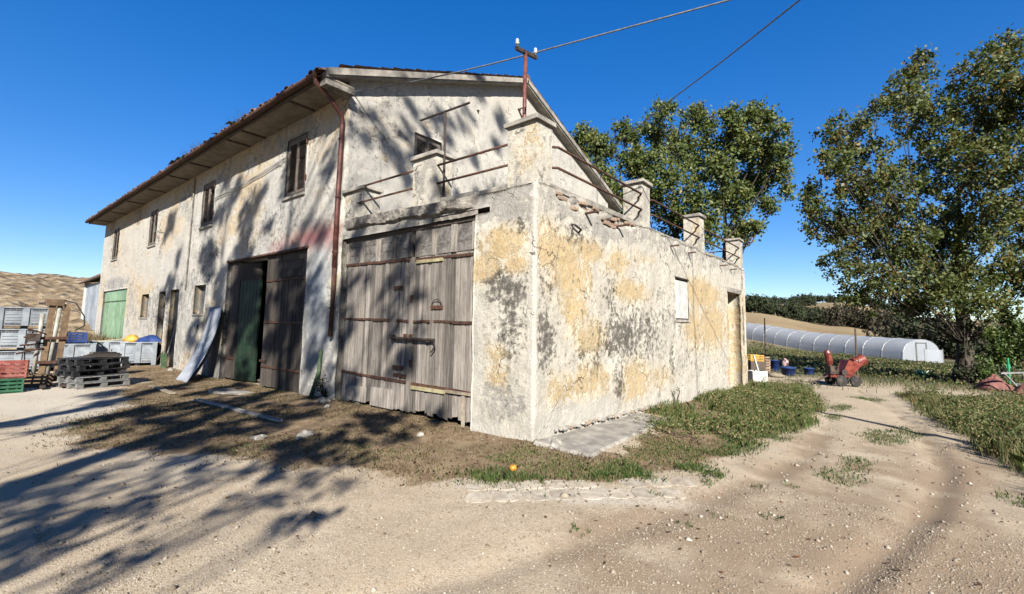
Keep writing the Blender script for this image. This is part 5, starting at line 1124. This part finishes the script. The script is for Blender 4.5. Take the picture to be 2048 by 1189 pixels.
def make_pallet(name, label, loc, rz, mat, group):
    T = thing(name, label, 'pallet', loc, rz, group)
    for k in range(7): MB().box((-.6, -.5+k*.152, .115), (.6, -.5+k*.152+.10, .140), j=.003).build('deck_board', mat, T)
    for k in range(3):
        MB().box((-.6, -.5+k*.42, .0), (.6, -.5+k*.42+.14, .022), j=.003).build('bottom_board', mat, T)
        for x in (-.53, 0, .53): MB().box((x-.07, -.49+k*.42, .023), (x+.07, -.49+k*.42+.12, .113)).build('block', mat, T)
    return T
p = P(136, 776)
labs = ('bottom pallet of the black pallet stack', 'second pallet up in the black pallet stack', 'middle pallet of the black pallet stack', '', 'second pallet down from the top of the black stack', 'top pallet of the black pallet stack')
for k in (0, 1, 2, 4, 5):
    make_pallet('pallet', labs[k], p+Vector((random.uniform(-.05, .05), random.uniform(-.05, .05)+.45, .142*(k if k < 3 else k-1)+.005)), face+.35+random.uniform(-.05, .05), 'steel_grey' if k < 2 else 'plastic_black', 'stacked pallets').scale = (.9, .9, 1)
m = MB(); 
for k in range(5): m.box((-.5+k*.1, -.35+.1*k, .02*k), (.3+k*.08, -.25+.1*k, .02*k+.03), Matrix.Rotation(.12*k, 4, 'Z'))
o_ = m.build('scrap_boards', 'dark_wood'); o_.location = p+Vector((.0, .5, .73)); o_.rotation_euler = (.0, .05, face+.3); tag(o_, 'loose heap of dark scrap boards on the pallet stack', 'boards')
# lifting mast
p = P(88, 772); T = thing('lifting_mast', 'rusty tan hydraulic lifting mast standing by the crates', 'lifting mast', p, face)
ra = MB(); Ht = 2.05
for x in (-.09, .19):
    ml = MB(); ml.box((x-.06, -.08, .1), (x-.035, .12, Ht)); ml.box((x-.035, -.08, .1), (x+.06, -.055, Ht)); ml.box((x-.035, .095, .1), (x+.06, .12, Ht))
    for q, v in enumerate(ml.v): ml.v[q] = (v[0]+.04*v[2], v[1], v[2])
    ml.build('rail', 'mast_tan', T)
MB().tube([(.02, -.02, .15), (.13, -.02, 2.05)], .05, 10).build('cylinder', 'mast_pale', T, smooth=True)
MB().tube([(-.22, .02, .15), (-.17, .02, 1.8)], .045, 8).build('side_tube', 'mast_pale', T, smooth=True)
MB().box((-.14, -.14, 2.0), (.20, .14, 2.17), j=.012).build('head_block', 'mast_tan', T, bevel=.015); MB().box((-.26, -.1, 2.02), (-.12, .1, 2.07), j=.01).build('head_plate', 'hydraulic', T)
MB().box((-.2, -.16, .55), (.30, -.085, .62), j=.008).build('crossbar', 'rust', T); MB().box((-.15, -.16, 1.15), (.32, -.09, 1.22), j=.008).build('crossbar', 'rust', T)
MB().tube([(.2, 0, 2.15), (.42, -.02, 2.08), (.60, -.04, 1.75), (.62, -.05, 1.5), (.45, -.06, 1.38)], .018, 6).build('hose', 'rubber', T, smooth=True)
MB().tube([(-.3, -.1, 1.35), (-.42, -.14, 1.0), (-.38, -.15, .5), (-.2, -.1, .2)], .016, 6).build('hose', 'rubber', T, smooth=True)
for k in range(4): MB().tube([(-.1, -.1, 1.3-.12*k), (-.4-.05*k, -.22, 1.42-.2*k)], .022, 6).build('lever', 'rust', T)
MB().box((-.42, -.25, 1.12), (-.16, -.1, 1.32), j=.02).build('valve_block', 'hydraulic', T, bevel=.01)
MB().box((-.36, -.28, 0), (.14, .22, .30), j=.02).build('base_block', 'mast_tan', T, bevel=.015); MB().box((-.1, -1.0, .05), (-.0, -.28, .10)).build('fork', 'hydraulic', T); MB().box((.25, -1.0, .05), (.35, -.1, .10)).build('fork', 'hydraulic', T)
# lean-to at the far end of the house
T = thing('lean_to', 'low lean-to with a grey sheet wall at the far end of the farmhouse', 'lean-to', (-29.3, 0, 0))
MB().box((-5.0, .25, -.1), (-.02, .3, 3.65)).build('sheet_wall', 'grey_sheet', T)
m = MB()
for k in range(10): MB().box((-4.98+k*.498, .215, -.05), (-4.98+k*.498+.49, .248, 3.62), j=.002).build('panel', 'grey_sheet', T)
MB().box((-5.35, .15, -.1), (-5.02, .45, 3.75)).build('corner_wall', 'white_paint', T)
MB().box((-5.3, .45, -.1), (-5.0, 9, 3.7)).build('end_wall', 'white_paint', T)
m = MB(); m.add([(-5.6, -.05, 3.72), (.05, -.05, 3.92), (.05, 9, 5.6), (-5.6, 9, 5.4), (-5.6, -.05, 3.80), (.05, -.05, 4.02), (.05, 9, 5.72), (-5.6, 9, 5.5)], ((3, 2, 1, 0), (4, 5, 6, 7), (0, 1, 5, 4), (1, 2, 6, 5), (2, 3, 7, 6), (3, 0, 4, 7))); rf_ = m.build('roof', 'tile', T)
MB().beam((-5.6, -.06, 3.70), (.0, -.06, 3.86), .05, .06).build('gutter', 'dark_iron', rf_)

# ================================================================== THINGS AT THE RIGHT, BEYOND THE ANNEX
random.seed(91)
# red machine on wheels
p = (P(1672, 772)+P(1697, 772))/2; rzm = math.atan2(RT[1], RT[0])
T = thing('garden_shredder', 'red wheeled shredder with a tilted chute standing on the track', 'shredder', p, rzm)
ch = MB(); ch.beam((-.55, -.18, .36), (.5, -.18, .36), .06, .07); ch.beam((-.55, .18, .36), (.5, .18, .36), .06, .07); ch.beam((-.3, -.2, .36), (-.3, .2, .36), .06); ch.beam((.4, -.2, .36), (.4, .2, .36), .06); ch.build('chassis', 'machine_red', T)
for x, y in ((-.22, -.3), (.28, -.3), (-.22, .3), (.28, .3)):
    Mw = Matrix.Translation((x, y, .2)) @ Matrix.Rotation(R(90), 4, 'X') @ Matrix.Translation((0, 0, -.05)); w_ = MB().lathe([(.10, 0), (.18, .0), (.2, .02), (.2, .08), (.18, .10), (.10, .10)], 18, Mw).build('wheel', 'rubber', T, smooth=False)
    MB().lathe([(.03, -.01), (.1, .012), (.1, .088), (.03, .11)], 12, Mw).build('rim', 'dark_iron', w_)
hp = MB(); hp.add([(-.12, -.2, .42), (.30, -.2, .42), (.30, .2, .42), (-.12, .2, .42), (.14, -.24, .95), (.62, -.24, .80), (.62, .24, .80), (.14, .24, .95)], ((3, 2, 1, 0), (4, 5, 6, 7), (0, 1, 5, 4), (1, 2, 6, 5), (2, 3, 7, 6), (3, 0, 4, 7))); hp.build('hopper', 'machine_red', T, bevel=.012)
Mc = Matrix.Translation((.42, 0, .80)) @ Matrix.Rotation(R(68), 4, 'Y'); MB().lathe([(.18, 0), (.2, .05), (.19, .3), (.23, .42), (.21, .42), (.17, .3)], 14, Mc).build('chute', 'machine_red', T)
MB().box((-.5, -.16, .42), (-.18, .16, .72), j=.01).build('engine', 'hydraulic', T, bevel=.015)
MB().lathe([(.10, 0), (.12, .1), (.12, .42), (.09, .5), (.04, .52)], 12, Matrix.Translation((-.42, .0, .78)) @ Matrix.Rotation(R(-8), 4, 'Y')).build('discharge_tower', 'machine_red', T, smooth=False)
MB().tube([(-.3, -.17, .6), (-.3, -.26, .72), (-.24, -.27, .85)], .022, 6).build('exhaust', 'rust', T); MB().lathe([(.02, 0), (.11, .0), (.11, .03), (.02, .03)], 14, Matrix.Translation((-.05, -.22, .5)) @ Matrix.Rotation(R(90), 4, 'X')).build('pulley', 'dark_iron', T); MB().box((.0, -.215, .62), (.2, -.2, .70), j=.004).build('guard_plate', 'plastic_black', T); MB().tube([(.5, -.2, .86), (.4, -.3, 1.05), (.4, .3, 1.05), (.5, .2, .86)], .014, 6).build('handle', 'dark_iron', T)
MB().tube([(-.42, 0, .4), (-.42, 0, .8)], .06, 8).build('tower_neck', 'machine_red', T); MB().tube([(-.5, 0, .36), (-.95, 0, .16), (-1.15, 0, .08)], .03, 6).build('drawbar', 'dark_iron', T)
# posts
for px, py, top, d_, lab in ((1532, 735, 637, None, 'thin dark post beside the annex clutter'), (1712, 722, 622, None, 'dark post behind the red shredder')):
    p = P(px, py); dd_ = float((np.array(p)-CAM)@FW); h_ = (py-top)*dd_/FPX
    if h_ > 3.2:
        q = at_depth(px, py-18, 20); p = Vector((q[0], q[1], float(gh(q[0], q[1])))); h_ = 2.2
    T = thing('field_post', lab, 'post', p, 0, 'field posts'); MB().tube([(0, 0, -.2), (.02, 0, h_)], [.045, .035], 7).build('shaft', 'old_beam', T); MB().tube([(.02, -.04, h_-.12), (.02, .1, h_-.1)], .012, 5).build('peg', 'rust', T)
# clutter beside the annex end
p = P(1513, 764)
T = thing('white_box', 'white wooden box beside the end of the annex', 'box', p, rzm+.1)
for a in (((-.3, -.25, 0), (.3, -.22, .42)), ((-.3, .22, 0), (.3, .25, .42)), ((-.3, -.22, 0), (-.27, .22, .42)), ((.27, -.22, 0), (.3, .22, .42))): MB().box(*a, j=.006).build('side', 'white_paint', T)
MB().box((-.27, -.22, .0), (.27, .22, .03)).build('bottom', 'white_paint', T)
tag(MB().tube([p+Vector((.1, 0, .3)), p+Vector((-.12, .25, 1.0))], .035, 4).build('white_board', 'white_paint'), 'narrow white board propped on the white box', 'board')
p = P(1506, 748); o_ = make_crate('plastic_crate', 'yellow plastic crate on the junk beside the annex end', p+Vector((0, .5, .55)), rzm, 'crate_yellow', .62, .45, .3, 'plastic crates'); tag(MB().box((-.35, -.28, 0), (.35, .28, .55), Matrix.Translation(p+Vector((0, .5, 0))) @ Matrix.Rotation(rzm, 4, 'Z'), j=.03).build('work_stool', 'old_beam', bevel=.01), 'dark wooden chest under the yellow crate', 'chest')
p = P(1524, 748); T = thing('brick_stack', 'small stack of red bricks behind the yellow crate', 'brick stack', p+Vector((0, .9, 0)), rzm)
b0 = None
for r_ in range(12):
    for k in range(3):
        if r_ > 9 and k == 2: continue
        if b0 is None: b0 = MB().box((-.12, -.055, -.03), (.12, .055, .03)).build('brick', 'brick', T, bevel=.004); q = b0
        else: q = b0.copy(); COL.objects.link(q); q.parent = T
        q.location = ((0 if r_ % 2 else (k-1)*.125)+random.uniform(-.012, .012), ((k-1)*.125 if r_ % 2 else 0), .03+r_*.063); q.rotation_euler = (0, 0, (0 if r_ % 2 else R(90))+random.uniform(-.06, .06))
def make_bucket(label, p, mat, r=.17, h=.36, tilt=0.0, grp='blue tubs'):
    T = thing('plastic_tub', label, 'tub', p, random.uniform(0, 3), grp); MB().lathe([(r*.82, 0), (r*.86, .01), (r, h), (r*1.08, h), (r*1.08, h-.03), (r*1.02, h-.03)][:4], 16).build('body', mat, T, smooth=True); MB().lathe([(r*1.0, h-.035), (r*1.1, h-.03), (r*1.1, h+.008), (r*.95, h+.008)], 16).build('rim', mat, T); MB().tube([(-r, 0, h), (-r*.6, .02, h+.12), (r*.6, .02, h+.12), (r, 0, h)], .006, 5).build('handle', 'steel_grey', T)
make_bucket('tall blue tub standing nearest the field post', P(1550, 742), 'crate_blue', .22, .55); make_bucket('blue tub lying low in the weeds, middle of the three', P(1577, 752), 'crate_blue', .30, .38); make_bucket('blue tub nearest the red shredder', P(1618, 750), 'crate_blue', .22, .32)
m = MB(); rubble('s', m, (0, 0, .12), (.28, .2, .16)); o_ = m.build('pink_sack', 'sack_pink', smooth=True); o_.location = P(1565, 742)+Vector((.1, .2, .22)); o_.scale = (.7, .7, 1.7); tag(o_, 'pinkish sack between the blue tubs', 'sack')
m = MB(); rubble('s', m, (0, 0, .08), (.36, .24, .12)); o_ = m.build('pale_sack', 'wood_pale', smooth=True); o_.location = P(1553, 755); tag(o_, 'pale sack lying in front of the tall blue tub', 'sack')
p = P(1842, 754); T = thing('watering_can', 'bright green watering can at the field edge', 'watering can', p, rzm); MB().lathe([(.15, 0), (.17, .02), (.17, .26), (.12, .30)], 14).build('body', 'green_plastic', T, smooth=True); MB().tube([(.14, 0, .06), (.3, 0, .2), (.42, 0, .34)], [.035, .025, .02], 7).build('spout', 'green_plastic', T); MB().tube([(-.16, 0, .08), (-.28, 0, .2), (-.16, 0, .34), (.0, 0, .36), (.1, 0, .28)], .018, 6).build('handle', 'green_plastic', T)
# junk at the right edge
p = P(1990, 782); m = MB().grid(lambda u, v: ((u-.5)*1.2, (v-.5)*.8, max(0, math.sin(math.pi*u)*math.sin(math.pi*v))**.7*(.25+.55*float(fbm(u*3, v*3, 2.2)))), 18, 14); o_ = m.build('red_tarpaulin', 'tarp_red'); o_.location = p; o_.rotation_euler = (0, 0, rzm); tag(o_, 'crumpled faded red tarpaulin under the shrub', 'tarpaulin')
p = P(2021, 780); T = thing('stake', 'green metal stake at the right edge', 'stake', p); MB().tube([(0, 0, -.1), (.0, 0, 1.25)], .035, 6).build('shaft', 'green_plastic', T); MB().box((-.06, -.012, .85), (.06, .012, 1.0)).build('plate', 'green_plastic', T)
p = P(2038, 788); T = thing('trestle', 'pale grey folding trestle leaning at the right edge', 'trestle', p, rzm)
for x0, x1 in ((-.35, .05), (.35, -.05)): MB().beam((x0*.3+.25, -.05, 0), (x0-.05, .1, .75), .07, .035).build('leg', 'steel_grey', T)
MB().beam((-.5, .1, .7), (.4, .1, .74), .08, .05).build('top_bar', 'steel_grey', T); MB().beam((-.1, .0, .35), (.3, .02, .33), .05, .03).build('brace', 'steel_grey', T)
o_ = MB().grid(lambda u, v: ((u-.5)*.9, (v-.5)*.7, max(0, math.sin(math.pi*u)*math.sin(math.pi*v))**.7*(.2+.4*float(fbm(u*3, v*3, 9.2)))), 14, 12).build('red_cover', 'tarp_red'); o_.location = P(2060, 792); tag(o_, 'red crumpled cover cut by the right edge', 'cover')
# plastic tunnel
A_ = Vector((-11.6, 66.3, 0)); B_ = Vector((6.1, 51.0, 0)); dT = (B_-A_).normalized(); nT = Vector((-dT.y, dT.x, 0)); LT = (B_-A_).length+4; A0 = A_-dT*4
T = thing('plastic_tunnel', 'long low white plastic tunnel greenhouse across the field', 'greenhouse', (A0.x, A0.y, 0)); NH = 15
def tz(s): q = A0+dT*s; return float(gh(q.x, q.y))
def hoop(s, a, k=1.0):
    q = dT*s+nT*(math.cos(a)*2.1*k); return Vector((q.x, q.y, tz(s)+math.sin(a)**.65*1.95*k if math.sin(a) > 0 else tz(s)))
for k in range(NH-1):
    s0, s1 = LT*k/(NH-1), LT*(k+1)/(NH-1)
    MB().grid(lambda u, v: hoop(s0+(s1-s0)*u, math.pi*v, 1-.007*math.sin(math.pi*u)), 4, 14).build('film', 'film', T, smooth=True)
for k in range(NH):
    s_ = LT*k/(NH-1); MB().tube([hoop(s_, math.pi*j/12, 1.004) for j in range(13)], .02, 5).build('hoop', 'alu_strip', T)
MB().add([hoop(LT, math.pi*j/12, .995) for j in range(13)], (tuple(range(13)),)).build('end_film', 'film', T)
ef = dT*(LT+.05); df = MB()
for a, b in (((-.6, 0), (-.52, 1.7)), ((.52, 0), (.6, 1.7)), ((-.52, 1.62), (.52, 1.7))):
    lo, hi = a, b; q0 = ef+nT*lo[0]; q1_ = ef+nT*hi[0]; df.beam((q0.x, q0.y, tz(LT)+lo[1]) if lo[1] == 0 else ((ef+nT*-.52).x, (ef+nT*-.52).y, tz(LT)+1.66), (q0.x, q0.y, tz(LT)+1.7) if lo[1] == 0 else ((ef+nT*.52).x, (ef+nT*.52).y, tz(LT)+1.66), .08)
df.build('door_frame', 'steel_grey', T)
q = B_+dT*1.8-nT*1.0; T = thing('mesh_screen', 'pale mesh screen standing at the right end of the plastic tunnel', 'screen', (q.x, q.y, float(gh(q.x, q.y)))); u_ = Vector((RT[0], RT[1], 0)).normalized()
MB().add([(-u_*.8), (u_*.8), (u_*.8+Vector((0, 0, 1.1))), (-u_*.8+Vector((0, 0, 1.15)))], ((0, 1, 2, 3),)).build('net', 'film', T)
for s_ in (-.8, .8): MB().beam(u_*s_+Vector((0, 0, -.1)), u_*s_+Vector((0, 0, 1.2)), .05).build('post', 'steel_grey', T)
